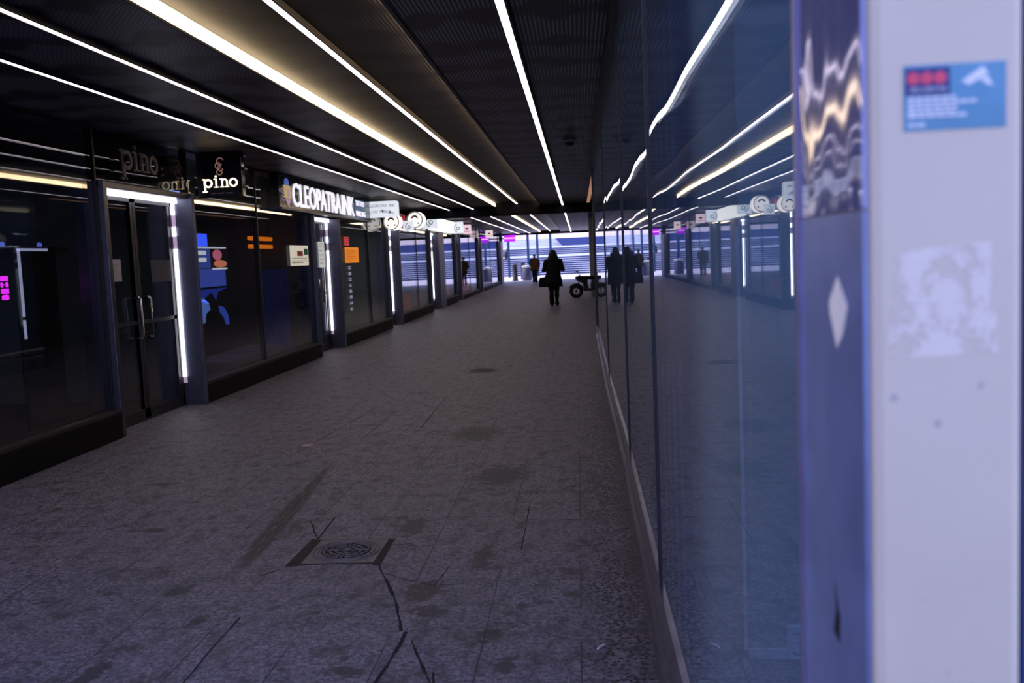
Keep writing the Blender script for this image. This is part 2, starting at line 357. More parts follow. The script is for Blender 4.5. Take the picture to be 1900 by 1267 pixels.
def pino(name, face, c, w, m, parent, d=.006):
    """lower-case slab letters p i n o, c = centre of the x-height band"""
    mb = MB(); u = w/4.15; xh = u*1.0; st = u*.17; sf = u*.09
    def bar(x0, y0, x1, y1):
        mb.prism([plane_pt(face, c, a, b, d) for a, b in ((x0,y0),(x1,y0),(x1,y1),(x0,y1))], (0,d,0) if face == 'cam' else (-d,0,0))
    x = -w/2
    # p
    bar(x+.2*u, -xh/2-.52*u, x+.2*u+st*1.25, xh/2); bar(x+.02*u, xh/2-sf*1.2, x+.3*u, xh/2); bar(x+.0*u, -xh/2-.52*u, x+.58*u, -xh/2-.52*u+sf*1.3)
    cc = plane_pt(face, c, x+.72*u, 0); flat_arc(mb, face, cc, u*.41, st*1.1, 0, 2*PI, d)
    # i
    x += 1.33*u
    bar(x+.25*u, -xh/2, x+.25*u+st, xh/2); bar(x+.05*u, xh/2-sf, x+.3*u, xh/2); bar(x+.03*u, -xh/2, x+.64*u, -xh/2+sf)
    flat_disc(mb, face, plane_pt(face, c, x+.33*u, xh/2+.26*u), .12*u, d, 14)
    # n
    x += .78*u
    bar(x+.17*u, -xh/2, x+.17*u+st, xh/2); bar(x, xh/2-sf, x+.25*u, xh/2); bar(x, -xh/2, x+.48*u, -xh/2+sf)
    bar(x+.75*u, -xh/2, x+.75*u+st, xh*.12); bar(x+.6*u, -xh/2, x+1.06*u, -xh/2+sf)
    flat_arc(mb, face, plane_pt(face, c, x+.545*u, xh*.12), u*.29, st, 0, PI, d, 16)
    # o
    x += 1.13*u
    flat_arc(mb, face, plane_pt(face, c, x+.46*u, 0), u*.41, st*1.15, 0, 2*PI, d)
    return mb.build(name, m, parent)

# ------------------------------------------------------------------ setting: floor and ceiling
CE = 2.92
flo = tag(box('floor', (-4.75,-14,-.12), (2.6,57.6,0), M['paving']), 'grey granite slab pavement running the length of the passage', 'floor', kind='structure')
for y0, y1, wh in ((2.3, 26.0, 'on the near side of the crossbeam'), (26.55, 57.5, 'beyond the crossbeam')):
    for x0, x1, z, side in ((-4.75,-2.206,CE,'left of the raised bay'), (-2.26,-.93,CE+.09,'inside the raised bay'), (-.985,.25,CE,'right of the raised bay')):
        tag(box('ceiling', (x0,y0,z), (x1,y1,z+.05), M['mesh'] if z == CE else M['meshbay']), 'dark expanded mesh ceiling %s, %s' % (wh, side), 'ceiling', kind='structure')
    tag(box('ceiling', (.25,max(y0,15.6),CE), (2.6,y1,CE+.05), M['mesh']), 'dark mesh ceiling at the far right %s' % wh, 'ceiling', kind='structure')
tag(box('ceiling_slab', (-9.2,2.0,CE+.3), (4.6,57.8,CE+.6), M['darkwall']), 'floor slab above the mesh ceiling', 'ceiling', kind='structure')
tag(box('trim_7', (-4.75,2.0,CE), (.25,2.3,CE+.3), M['frame']), 'edge trim of the ceiling over the viewer', 'trim', kind='structure')
tag(box('wall_sun_blocker', (-9.2,-14,0), (-4.75,1.0,14), M['facade']), 'unseen block added beside the passage entrance to keep off the sun', 'wall', kind='structure')  # out-of-view mass added to block the sun and dim the left floor
tag(box('trim_1', (-4.75,26.0,2.68), (2.6,26.55,CE+.15), M['beam']), 'black crossbeam spanning the passage under the ceiling', 'beam', kind='structure')
tag(box('trim_2', (-9.2,57.5,2.80), (2.6,57.9,CE+.3), M['beam']), 'dark fascia closing the ceiling at the far mouth of the passage', 'beam', kind='structure')

# ------------------------------------------------------------------ light strips in the ceiling
def strip(x, y0, y1, z, w, m, label, name='light_strip', grp=None):
    t = empty(name, (x,(y0+y1)/2,z), label, 'light strip', grp or 'ceiling light strips')
    mb = MB(); mb.loft([[(x-w/2-.012,y,z-.010),(x-w/2,y,z-.010),(x-w/2,y,z+.021),(x+w/2,y,z+.021),(x+w/2,y,z-.010),(x+w/2+.012,y,z-.010),(x+w/2+.012,y,z+.032),(x-w/2-.012,y,z+.032)] for y in (y0,y1)]); mb.build('housing', M['frame'], t)
    box('diffuser', (x-w/2,y0+.01,z-.006), (x+w/2,y1-.01,z+.020), m, t)
    return t
ordn = {-3.47:'nearest the left-hand shop fronts', -2.81:'second out from the left-hand shop fronts', -1.60:'in the middle of the raised ceiling bay', -.36:'nearest the right-hand glass wall'}
for x, where in ordn.items():
    z = CE-.034 if x != -1.60 else CE+.052
    strip(x, 2.5, 25.98, z, .047, M['led'], 'white ceiling strip before the crossbeam, '+where)
    strip(x, 26.6, 57.2, z, .047, M['led'], 'white ceiling strip beyond the crossbeam, '+where)
for y0, y1, wh in ((2.5, 25.98, 'on the near side of the crossbeam'), (26.6, 57.2, 'beyond the crossbeam')):
    t = empty('cove_light', (-2.2,(y0+y1)/2,CE), 'broad warm white band of the raised ceiling bay '+wh, 'cove light', 'cove lights of the raised bay')
    box('diffuser', (-2.212,y0,CE+.002), (-2.200,y1,CE+.085), M['ledwarm'], t); box('lip', (-2.23,y0,CE-.006), (-2.212,y1,CE+.09), M['frame'], t)
    t = empty('cove_light', (-.98,(y0+y1)/2,CE), 'amber hidden light right of the raised bay '+wh, 'cove light', 'cove lights of the raised bay')
    box('diffuser', (-.988,y0,CE+.02), (-.980,y1,CE+.085), M['ledamber'], t); box('lip', (-.98,y0,CE-.012), (-.955,y1,CE+.09), M['frame'], t)
t = empty('cove_light', (.34,21,CE), 'faint amber ceiling strip painted for cove glow behind the glass wall end post', 'cove light')
box('diffuser', (.29,16.2,CE-.008), (.37,25.9,CE+.01), M['glowfaint'], t); box('lip', (.37,16.2,CE-.03), (.39,25.9,CE+.03), M['frame'], t)  # emissive strip in place of warm cove glow on the mesh

# ------------------------------------------------------------------ left side: shop fronts
XG, XD = -4.45, -4.62
win_no = 0
def window(y0, y1, mull, label, zt=2.90, pl=.22):
    global win_no; win_no += 1
    w = empty('window_%d' % win_no, (XG,(y0+y1)/2,0), label, 'shop window', kind='structure')
    MB().box((-4.75,y0,0), (-4.352,y1,pl)).build('plinth', M['plinth'], w, bevel=.006)
    MB().box((-4.60,y0,pl), (-4.36,y1,pl+.035)).build('sill', M['sill'], w, bevel=.004)
    ys = [y0] + mull + [y1]
    for i in range(len(ys)-1):
        box('glass_pane', (XG-.012,ys[i]+.012,pl+.035), (XG+.012,ys[i+1]-.012,zt), M['glass'], w)
    for y in mull: box('mullion', (XG-.05,y-.016,pl+.03), (XG+.022,y+.016,zt), M['frame'], w)
    mb = MB(); mb.box((XG-.05,y0,zt), (XG+.03,y1,CE+.0)); mb.box((XG-.05,y0,pl+.03), (XG+.03,y0+.02,zt)); mb.box((XG-.05,y1-.02,pl+.03), (XG+.03,y1,zt))
    mb.build('window_frame', M['frame'], w)
    return w
door_no = 0
def door(y0, y1, jw, label, leaves=2, handle=True, jz=CE):
    """recessed glass door between y0 and y1, then a steel jamb of width jw with its light strip"""
    global door_no; door_no += 1
    d = empty('door_%d' % door_no, (XD,(y0+y1)/2,0), label, 'shop door', kind='structure')
    mb = MB(); mb.box((XD-.05,y0,0), (-4.36,y0+.07,2.42)); mb.box((XD-.05,y0,2.36), (-4.40,y1,2.42)); mb.build('door_frame', M['steel'], d, bevel=.005)
    MB().box((XD-.1,y1,0), (-4.35,y1+jw,2.42)).build('jamb', M['jamb'], d, bevel=.008)
    box('threshold', (XD-.06,y0+.07,0), (XD+.03,y1,.02), M['frame'], d)
    # glass above the door
    tg = MB().box((-.012,-(y1+jw-y0)/2,0), (.012,(y1+jw-y0)/2,.48)).build('transom_glass', M['glassdim'] if door_no == 1 else M['glass'], None); tg.parent = d
    tg.location = Vector((XG,(y0+y1+jw)/2,2.42))-Vector(d.location); tg.rotation_euler.z = math.radians(-1.5 if door_no == 1 else -.6)
    box('transom_frame', (XG-.05,y0-.02,2.42), (XG+.02,y0+.02,2.92), M['frame'], d)
    n = leaves; wl_ = (y1-y0-.07)/n
    for i in range(n):
        a, b = y0+.07+i*wl_+.005, y0+.07+(i+1)*wl_-.005
        lf = MB()
        lf.box((XD-.025,a,.02), (XD+.025,a+.055,2.34)); lf.box((XD-.025,b-.055,.02), (XD+.025,b,2.34)); lf.box((XD-.02,b-(.13 if i == n-1 else .055),.02), (XD+.02,b,2.34)); lf.box((XD-.025,a,.02), (XD+.025,b,.12)); lf.box((XD-.025,a,2.28), (XD+.025,b,2.34))
        lf.box((XD-.02,a+.05,1.01), (XD+.02,b-.05,1.05))
        leaf = lf.build('door_leaf', M['frame'], d)
        box('glass_pane', (XD-.008,a+.05,.11), (XD+.008,b-.05,2.29), M['glass'], leaf)
        if handle:
            hy = b-.10 if i == 0 and n == 2 else (a+.12)
            hh = MB()
            if n == 2 and i == 1:
                hh.tube([(XD+.02,hy,1.28),(XD+.09,hy,1.28)], .011); hh.tube([(XD+.02,hy,.87),(XD+.09,hy,.87)], .011); hh.tube([(XD+.09,hy,1.28),(XD+.09,hy,.87)], .012)
            hh.tube([(XD+.02,hy,1.29),(XD+.075,hy,1.29),(XD+.09,hy,1.275),(XD+.09,hy,.885),(XD+.075,hy,.87),(XD+.02,hy,.87)], .012)
            hh.build('handle', M['chrome'], leaf, smooth=True)
    box('header_light', (-4.56,y0+.08,2.315), (-4.52,y1-.02,2.36), M['leddoor'], d)
    for a, b in ((.33,1.80),(1.945,2.05),(2.185,2.318)): box('jamb_light', (-4.60,y1-.028,a), (-4.562,y1-.002,b), M['leddoor'], d)
    for a, b in ((.26,.33),(1.80,1.945),(2.05,2.185)): box('masked_light', (-4.598,y1-.024,a), (-4.557,y1-.002,b), M['leddim'], d)
    return d
window(1.4, 8.55, [4.6], 'dark shop window nearest the viewer on the left, reflecting the ceiling strips', pl=.24)
door(8.55, 10.55, .07, 'dark double glass shop door with outlined light and square bar handles, below the grey lower-case lettering')
window(10.62, 15.55, [12.95], 'two-pane shop window glowing blue with posters inside, beyond the first door')
door(15.55, 17.15, .10, 'glass shop door with paper notices, under the long black lettered fascia')
window(17.25, 21.7, [19.9], 'shop window carrying an orange poster and vertical white lettering')
door(21.7, 22.98, .12, 'narrow glass door under the round white sign', leaves=1)
window(23.10, 28.0, [25.9], 'shop window with a blue slanted board leaning inside, between third and fourth door')
door(28.0, 29.58, 1.2, 'glass door beside a broad dark pier under the white lit fascia', leaves=1)
window(30.78, 33.9, [], 'narrow shop window with green glow beyond the broad dark pier')
door(33.9, 35.05, .2, 'far glass door beneath the small white square sign', leaves=1, handle=False)
window(35.25, 41.6, [38.6], 'far shop window reflecting the bright square, with an added coral red block behind', pl=.15)
door(41.6, 42.8, .25, 'farthest but one glass door on the left', leaves=1, handle=False)
window(43.05, 52.6, [48.0], 'last shop window on the left before the open square', pl=.15)
door(52.6, 53.7, .8, 'last glass door on the left, next to the passage mouth', leaves=1, handle=False)
# rooms behind the shop fronts
tag(box('wall_left', (-9.2,1.0,-.05), (-9.0,57.5,3.2), M['darkwall']), 'dark back wall deep inside the left-hand shops', 'wall', kind='structure')
tag(box('floor_shops', (-9.0,1.0,-.05), (-4.75,57.5,.03), mat('dark_shop_floor', (.022,.021,.02), .5)), 'dark floor inside the left-hand shops', 'floor', kind='structure')
party = mat('grey_partition', (.13,.135,.125), .8)
for k, y in enumerate((1.0, 10.9, 17.3, 23.2, 30.2, 43.1, 54.5)): tag(box('wall_partition', (-9.0,y-.05,.03), (-4.78,y+.05,2.9), party), ('grey partition wall between shops, %s counted from the viewer' % ('first','second','third','fourth','fifth','sixth','seventh')[k]), 'wall', kind='structure')
tag(box('trim_6', (-4.78,54.5,0), (-4.35,55.2,CE), M['jamb']), 'dark pier closing the left-hand shops at the passage mouth', 'pier', kind='structure')
# ------------------------------------------------------------------ left side: signs
t = empty('hanging_sign', (-4.15,10.95,2.65), 'square black hanging sign with glowing serif letters and a faint ice cream cone', 'sign')
MB().box((-4.43,10.93,2.39), (-3.885,11.03,2.93)).build('sign_box', M['black'], t, bevel=.006)
lit = emis('cream_sign_light', (1.0,.86,.62), 2.2)
pino('lettering', 'cam', (-4.155,10.925,2.555), .42, lit, t)
mb = MB()
for a, b, c_ in ((-.11,-.05,0),(-.03,.05,0),(.07,.15,0)): mb.prism([(-4.155+a,10.926,2.432),(-4.155+b,10.926,2.432),(-4.155+b,10.926,2.440),(-4.155+a,10.926,2.440)], (0,-.004,0))
mb.build('small_print', mat('tan_print', (.5,.32,.25), .6), t)
cone = MB(); dimc = emis('faint_rose_print', (.55,.30,.24), .25)
for k, (dx, dz, r) in enumerate(((.015,.135,.04),(-.01,.085,.035),(.012,.055,.03),(0,.01,.032))):
    flat_arc(cone, 'cam', (-4.15+dx,10.926,2.67+dz), r, .012, .3+k*.4, 5.2+k*.5)
cone.build('cone_emblem', dimc, t)
for z in (2.86, 2.71, 2.50): MB().tube([(-3.90,10.95,z),(-3.86,10.95,z),(-3.855,10.95,z),(-3.83,10.95,z)], [.018,.018,.024,.020]).build('standoff', M['chrome'], t, smooth=True)

t = empty('shop_lettering', (-4.40,9.42,2.66), 'unlit grey serif letters on the black glass above the double door', 'sign')
pino('lettering', 'wall', (-4.405,9.40,2.66), .80, mat('grey_letter', (.10,.085,.10), .5), t, d=.02)
dr_ = mat('dull_red_print', (.07,.03,.03), .6)
for z in (2.64, 2.57): box('dot', (-4.425,9.95,z), (-4.41,9.99,z+.02), dr_, t)

t = empty('fascia_sign', (-4.3,16.7,2.65), 'long black fascia with glowing white capitals over the second door and third window', 'sign')
MB().box((-4.44,13.6,2.42), (-4.30,19.62,2.915)).build('fascia_box', M['black'], t)
MB().box((-4.44,13.6,2.385), (-4.27,19.62,2.42)).build('fascia_trim', M['steel'], t)
wl_m = emis('white_letter_light', (.90,.88,1.0), .95)
text('lettering', 'CLEOPATRA', 'wall', (-4.29,15.70,2.635), 2.92, .36, wl_m, t, .012)
text('lettering', 'INK', 'wall', (-4.29,17.72,2.635), .92, .36, wl_m, t, .012)
MB().box((-4.30,18.28,2.445), (-4.288,19.15,2.79)).build('side_panel', mat('slate_blue_panel', (.10,.2,.36), .5, emit=(.1,.2,.4), es=.3), t)
text('lettering', 'TATTOO', 'wall', (-4.284,18.70,2.72), .74, .10, wl_m, t, .004, bold=.02)
text('lettering', 'PIERCING', 'wall', (-4.284,18.72,2.52), .78, .10, wl_m, t, .004, bold=.02)
em = MB(); flat_disc(em, 'wall', (-4.298,13.97,2.78), .10, .010, 20, 1, .75); em.build('emblem_crown', mat('emblem_blue', (.1,.14,.5), .5, emit=(.12,.2,.7), es=.5), t)
em = MB(); em.prism([plane_pt('wall', (-4.298,13.97,2.65), a, b, .012) for a, b in ((-.16,.10),(.16,.10),(.17,-.09),(-.14,-.09))], (-.01,0,0)); em.build('emblem_band', mat('emblem_gold', (.6,.42,.15), .5, emit=(.8,.6,.3), es=.4), t)
em = MB(); em.prism([plane_pt('wall', (-4.298,13.98,2.65), a, b, .013) for a, b in ((-.05,.04),(.07,.04),(.07,-.07),(-.05,-.07))], (-.004,0,0)); em.prism([plane_pt('wall', (-4.298,14.0,2.52), a, b, .012) for a, b in ((-.14,.03),(.12,.03),(.0,-.09))], (-.01,0,0)); em.build('emblem_face', mat('emblem_rose', (.5,.36,.5), .5, emit=(.6,.4,.6), es=.4), t)
em = MB()
for k in range(4): em.prism([plane_pt('wall', (-4.298,13.80,2.68-.05*k), a, b, .010) for a, b in ((-.10,.02),(.0,.0),(.0,-.02),(-.08,.0))], (-.008,0,0))
em.build('emblem_wing', mat('emblem_pale', (.5,.4,.5), .5, emit=(.5,.4,.5), es=.3), t)

swhite = emis('lit_sign_face', (.84,.90,1.0), .78); swarm = emis('warm_lit_sign_face', (1.0,.92,.88), 1.0); grey_ink = mat('grey_blue_print', (.25,.32,.40), .6); navy = mat('navy_print', (.015,.03,.09), .6)
t = empty('hanging_sign', (-4.06,19.7,2.65), 'rounded white light box with arched grey lettering hanging at the end of the long fascia', 'sign')
rounded('cam', (-4.06,19.68,2.648), .70, .335, .05, .10).build('light_box', swhite, t)
text('lettering', 'CLEOPATRA', 'cam', (-4.15,19.676,2.72), .40, .055, grey_ink, t, .003)
text('lettering', 'INK', 'cam', (-3.84,19.676,2.72), .11, .055, grey_ink, t, .003)
for k, ch in enumerate('TATTOO PIERCING'):
    if ch == ' ': continue
    u = (k-7)/7; text('lettering', ch, 'cam', (-4.08+u*.27,19.676,2.605-.045*u*u), .03, .055, grey_ink, t, .003)
def round_sign(x, y, z, r, label, ring, parts=True):
    t = empty('round_sign', (x,y,z), label, 'sign', 'round white signs')
    mb = MB(); flat_disc(mb, 'cam', (x+.06,y+.09,z-.01), r, .05, 28); mb.build('back_disc', swarm, t)
    mb = MB(); mb.lathe([(r,-.045),(r,.045)], (x,y,z), 'y', 32); mb.build('light_disc', swarm, t)
    mb = MB(); flat_arc(mb, 'cam', (x,y-.05,z), r*.93, r*.11, 0, 2*PI); mb.build('rim', ring, t)
    mb = MB(); flat_arc(mb, 'cam', (x,y-.05,z+r*.10), r*.36, r*.2, .25, PI-.25); mb.build('hair_mark', M['ink'], t)
    for q in (-1,1): flat_disc(MB(), 'cam', (x+q*r*.42,y-.05,z-r*.4), r*.10).build('dot', M['ink'], t)
    return t
round_sign(-4.22, 21.5, 2.45, .185, 'smaller round white sign partly tucked under the rounded light box', mat('tan_rim', (.5,.38,.3), .5))
round_sign(-4.19, 24.5, 2.60, .215, 'larger round white sign with a bold dark rim and hair-like arc', mat('black_rim', (.02,.015,.02), .5))
def spiral_sign(xc, y, zc, w, h, label):
    t = empty('square_sign', (xc,y,zc), label, 'sign', 'white square ring signs')
    rounded('cam', (xc,y,zc), w, h, .012, .08).build('light_box', swhite, t)
    flat_arc(MB(), 'cam', (xc+.02,y-.002,zc-.03), h*.13, h*.055, 0, 2*PI).build('ring_mark', navy, t); flat_arc(MB(), 'cam', (xc+.02,y-.002,zc-.01), h*.33, h*.055, PI*.58, PI*1.42).build('arc_mark', navy, t)
    return t
t_ = spiral_sign(-4.27, 23.9, 2.43, .26, .26, 'white square sign with a dark ring mark, half hidden below the larger round sign')
tag(box('red_marker', (-4.42,23.95,2.56), (-4.36,24.0,2.72), mat('red_plastic', (.5,.03,.04), .5, emit=(.6,.03,.05), es=.4)), 'small red upright marker above the half hidden square sign', 'marker')
spiral_sign(-4.20, 27.1, 2.65, .40, .40, 'white square sign with a dark ring and arc, right of the larger round sign')
t = empty('fascia_sign', (-4.25,29.7,2.6), 'glowing blank white fascia between the two square ring signs', 'sign')
MB().box((-4.42,28.0,2.44), (-4.28,33.0,2.84)).build('light_box', emis('bright_fascia_face', (1.0,1.0,.95), 1.15), t, bevel=.02)
MB().box((-4.42,28.0,2.84), (-4.30,28.15,2.90)).build('bracket', M['white'], t)
spiral_sign(-4.20, 33.3, 2.645, .41, .40, 'farther white square ring sign below the crossbeam end')
def small_sign(xc, y, zc, w, h, face, label, name='small_sign'):
    t = empty(name, (xc,y,zc), label, 'sign'); rounded('cam', (xc,y,zc), w, h, .03, .08).build('light_box', face, t)
    mb = MB(); flat_disc(mb, 'cam', (xc,y-.002,zc+.02), .05, .003, 14, 1.4, .7); mb.prism([(xc-w*.3,y-.004,zc-.09),(xc+w*.3,y-.004,zc-.09),(xc+w*.3,y-.004,zc-.075),(xc-w*.3,y-.004,zc-.075)], (0,.002,0)); mb.build('print_mark', mat('rose_grey_print', (.4,.2,.25), .6), t); return t
pinkf = emis('pink_sign_face', (1.0,.70,.80), .8)
small_sign(-4.25, 36.6, 2.67, .32, .35, pinkf, 'small pink square sign right behind the farther ring sign')
sg_ = small_sign(-4.08, 44.0, 2.63, .34, .34, emis('blush_sign_face', (1.0,.80,.82), .75), 'small blush sign with cut corners on the far left shops')
MB().tube([(-4.46,44.04,2.70),(-4.2,44.04,2.70)], .02, 8).build('bracket', M['frame'], sg_)
t = empty('neon_sign', (-3.7,52.0,2.53), 'bright magenta light sign near the passage mouth', 'sign')
rounded('cam', (-3.70,52.0,2.53), .62, .36, .02, .1).build('light_box', emis('magenta_light', (.50,.02,1.0), 1.1), t)
MB().box((-4.47,52.02,2.50), (-3.95,52.08,2.56)).build('bracket', M['frame'], t)
MB().box((-4.0,51.985,2.51), (-3.40,51.998,2.57)).build('light_tube', emis('magenta_tube', (1.0,.35,1.0), 2.0), t)

# ------------------------------------------------------------------ left side: things in and on the shop windows
def poster(name, y0, y1, z0, z1, x, m, label, cat='poster', extra=None):
    t = empty(name, (x,(y0+y1)/2,z0), label, cat)
    MB().box((x-.004,y0,z0), (x,y1,z1)).build('sheet', m, t)
    if extra: extra(t)
    return t
def lines(y0, y1, zs, x, m, t, th=.012):
    mb = MB()
    for i, z in enumerate(zs): mb.box((x,y0,z), (x+.002,y1-(.3*(y1-y0) if i % 3 == 2 else 0),z+th))
    mb.build('print_mark', m, t)
poster('door_notice', 8.97, 9.23, 1.47, 1.69, XD+.032, mat('dim_white_notice', (.40,.40,.46), .8), 'white paper notice taped high on the left leaf of the double door', 'notice', lambda t: lines(9.03,9.16,[1.63,1.58,1.565,1.55,1.50], XD+.032, M['paperdim'], t, .007))
poster('door_notice', 9.90, 10.40, 1.44, 1.68, XD+.032, mat('dim_grey_notice', (.06,.062,.085), .8), 'dull grey sheet on the right leaf of the double door', 'notice')
def paint_menu(t):
    MB().box((XG+.017,14.75,1.70), (XG+.019,15.05,1.78)).build('picture', M['red'], t); MB().box((XG+.017,15.12,1.72), (XG+.019,15.33,1.82)).build('picture', mat('green_print', (.03,.25,.15), .6), t)
    lines(14.45, 15.3, [1.66,1.62,1.59], XG+.017, M['paperdim'], t, .01)
poster('window_poster', 14.38, 15.36, 1.55, 1.87, XG+.017, mat('lit_cream_paper', (.8,.76,.66), .7, emit=(.9,.85,.7), es=.45), 'cream window poster with red and green pictures, left of the papered door', 'poster', paint_menu)  # paper emits a little, in place of shop light falling on it
poster('door_notice', 16.55, 16.95, 1.50, 1.96, XD+.032, mat('lit_white_paper', (.78,.80,.78), .7, emit=(.8,.85,.85), es=.4), 'tall white paper on the glass door under the black fascia', 'notice', lambda t: lines(16.6,16.9,[1.92,1.88,1.8,1.72,1.64,1.57], XD+.032, M['paperdim'], t, .01))  # slight emission stands for the lit sheet
poster('door_notice', 15.92, 16.06, 1.52, 1.95, XD+.032, M['paper'], 'slim white strip of paper on the left side of the papered door', 'notice')
def orange_lines(t): lines(17.95, 18.75, [1.80,1.76,1.72,1.68,1.64,1.60], XG+.017, mat('red_orange_print', (.7,.16,.02), .6), t, .01)
poster('window_poster', 17.85, 18.95, 1.56, 1.86, XG+.017, mat('glowing_orange_paper', (1.0,.32,.02), .6, emit=(1.0,.30,.02), es=.55), 'bright orange window poster beside the steel door jamb', 'poster', orange_lines)  # poster glows by itself to look lit from the shop
t = empty('red_lettering', (XG+.02,17.98,1.92), 'stack of small red strips above the orange poster', 'lettering')
mb = MB()
for k in range(5): mb.box((XG+.015,17.82,1.90+.034*k), (XG+.02,18.2,1.922+.034*k))
mb.build('strip', mat('red_strip', (.8,.08,.09), .6, emit=(.9,.08,.1), es=.4), t)
t = empty('vertical_lettering', (XG+.02,18.1,1.1), 'column of white letters running down the glass below the orange poster', 'lettering')
vl = mat('pale_violet_letter', (.62,.58,.85), .6, emit=(.6,.55,.9), es=.22)
for k, ch in enumerate(['=','-','=','A','B','I','N','E']): text('letter', ch, 'wall', (XG+.016,18.14,1.47-.115*k), .20, .062, vl, t, .002, bold=.02)

blue1 = emis('blue_screen_light', (.04,.10,.95), 1.6); blue2 = emis('pale_blue_screen', (.22,.38,.95), .8); blue3 = emis('dusky_blue_screen', (.05,.08,.42), .8)
t = empty('display_screen', (-5.3,13.3,.8), 'blue glowing display screen with pink pictures behind the two-pane window', 'screen')
MB().box((-5.34,12.6,.70), (-5.30,14.05,2.08)).build('screen_body', M['ink'], t)
MB().box((-5.45,12.9,.03), (-5.31,13.75,.72)).build('stand', M['ink'], t)
MB().box((-5.30,12.66,1.88), (-5.296,13.28,2.06)).build('blue_field', blue1, t); MB().box((-5.30,12.66,1.30), (-5.296,13.9,1.56)).build('blue_field', blue3, t)
MB().box((-5.30,12.66,1.57), (-5.296,13.35,1.85)).build('blue_field', mat('mid_blue', (.05,.1,.4), .5, emit=(.06,.12,.55), es=.5), t)
mb = MB(); mb.box((-5.296,12.75,1.76), (-5.293,13.2,1.82)); mb.box((-5.296,12.75,1.66), (-5.293,13.2,1.72)); mb.box((-5.296,12.66,1.855), (-5.293,13.98,1.875)); mb.box((-5.296,13.4,1.545), (-5.293,13.98,1.57)); mb.build('bright_line', emis('screen_white', (.9,.92,1.0), .7), t)
mb = MB(); flat_disc(mb, 'wall', (-5.296,13.62,1.76), .08, .004, 16, 2.2, 1); mb.build('picture', mat('pink_pic', (.7,.15,.25), .5, emit=(.9,.2,.32), es=.6), t)
mb = MB(); flat_disc(mb, 'wall', (-5.296,13.72,1.63), .055, .005, 16, 4.6, 1); mb.build('picture', mat('orange_pic', (.8,.25,.15), .5, emit=(1.0,.28,.16), es=.65), t)
def blob(pts, m, name):
    MB().prism([(-5.296,y,z) for y, z in pts], (.003,0,0)).build(name, m, t)
blob([(12.70,1.27),(13.95,1.27),(13.55,1.22),(13.45,1.10),(13.30,1.22),(12.95,1.12),(12.70,1.16)], mat('deep_blue', (.02,.04,.3), .5, emit=(.03,.05,.45), es=.5), 'blue_shape')
blob([(12.75,1.14),(12.95,1.16),(13.15,1.08),(13.22,.98),(13.05,.92),(13.0,.80),(12.82,.78),(12.72,.9)], mat('sky_blue_patch', (.12,.22,.6), .5, emit=(.13,.24,.75), es=.6), 'pale_shape')
blob([(12.78,1.13),(13.0,1.145),(13.2,1.06),(13.0,1.09)], blue2, 'pale_shape')
blob([(13.55,1.02),(13.75,.98),(13.88,.86),(13.92,.72),(13.78,.72),(13.70,.84),(13.55,.92)], mat('cobalt_patch', (.04,.08,.4), .5, emit=(.05,.09,.6), es=.55), 'blue_shape')
t = empty('orange_lamp', (-5.6,16.3,1.9), 'pair of glowing orange bars hung inside the two-pane window', 'lamp')
om = emis('orange_bar_light', (1.0,.22,.01), .9)
for z in (2.02, 1.88): MB().box((-5.64,15.9,z), (-5.58,17.1,z+.07)).build('bar', om, t, bevel=.02)
for y in (16.0, 17.0): MB().tube([(-5.61,y,1.9),(-5.61,y,CE+.3)], .006, 6).build('cord', M['ink'], t)
t = empty('blue_glow_panel', (-5.1,15.6,.5), 'dim blue draped panel added for the blue glow left of the papered door', 'glow_panel')
mb = MB()
pts = [(-5.15+.03*math.sin(k*1.3), 15.1+.05*k) for k in range(28)]
for i in range(len(pts)-1): mb.add([(pts[i][0],pts[i][1],.03),(pts[i+1][0],pts[i+1][1],.03),(pts[i+1][0],pts[i+1][1],1.5),(pts[i][0],pts[i][1],1.5)], [(0,1,2,3)])
mb.build('cloth', mat('blue_glow_cloth', (.015,.02,.10), .8, emit=(.015,.02,.14), es=.16, vary=.6, scale=4), t)  # emissive cloth added to give the blue glow behind this pane
t = empty('wall_screen', (-6.3,14.6,1.5), 'white topped dark blue cabinet glowing behind the window mullion', 'cabinet')
MB().box((-6.4,14.2,.05), (-6.1,15.6,1.88)).build('carcass', mat('navy_carcass', (.02,.022,.045), .5), t); MB().box((-6.42,14.2,1.88), (-6.08,15.6,1.915)).build('top_light', emis('cabinet_light', (.9,.9,1.0), 1.4), t)
def low_display(y0, y1, label):
    t = empty('display_plinth', (-4.8,(y0+y1)/2,.2), label, 'display plinth')
    MB().box((-5.2,y0,.03), (-4.62,y1,.33)).build('body', mat('slate_display', (.10,.11,.22), .5), t, bevel=.01); MB().box((-5.2,y0,.33), (-4.6,y1,.345)).build('top', mat('slate_top', (.15,.16,.30), .4), t)
low_display(11.9, 13.2, 'low slate blue display step inside the first pane of the posters window')
low_display(13.3, 14.4, 'low slate blue display step inside the second pane of the posters window')
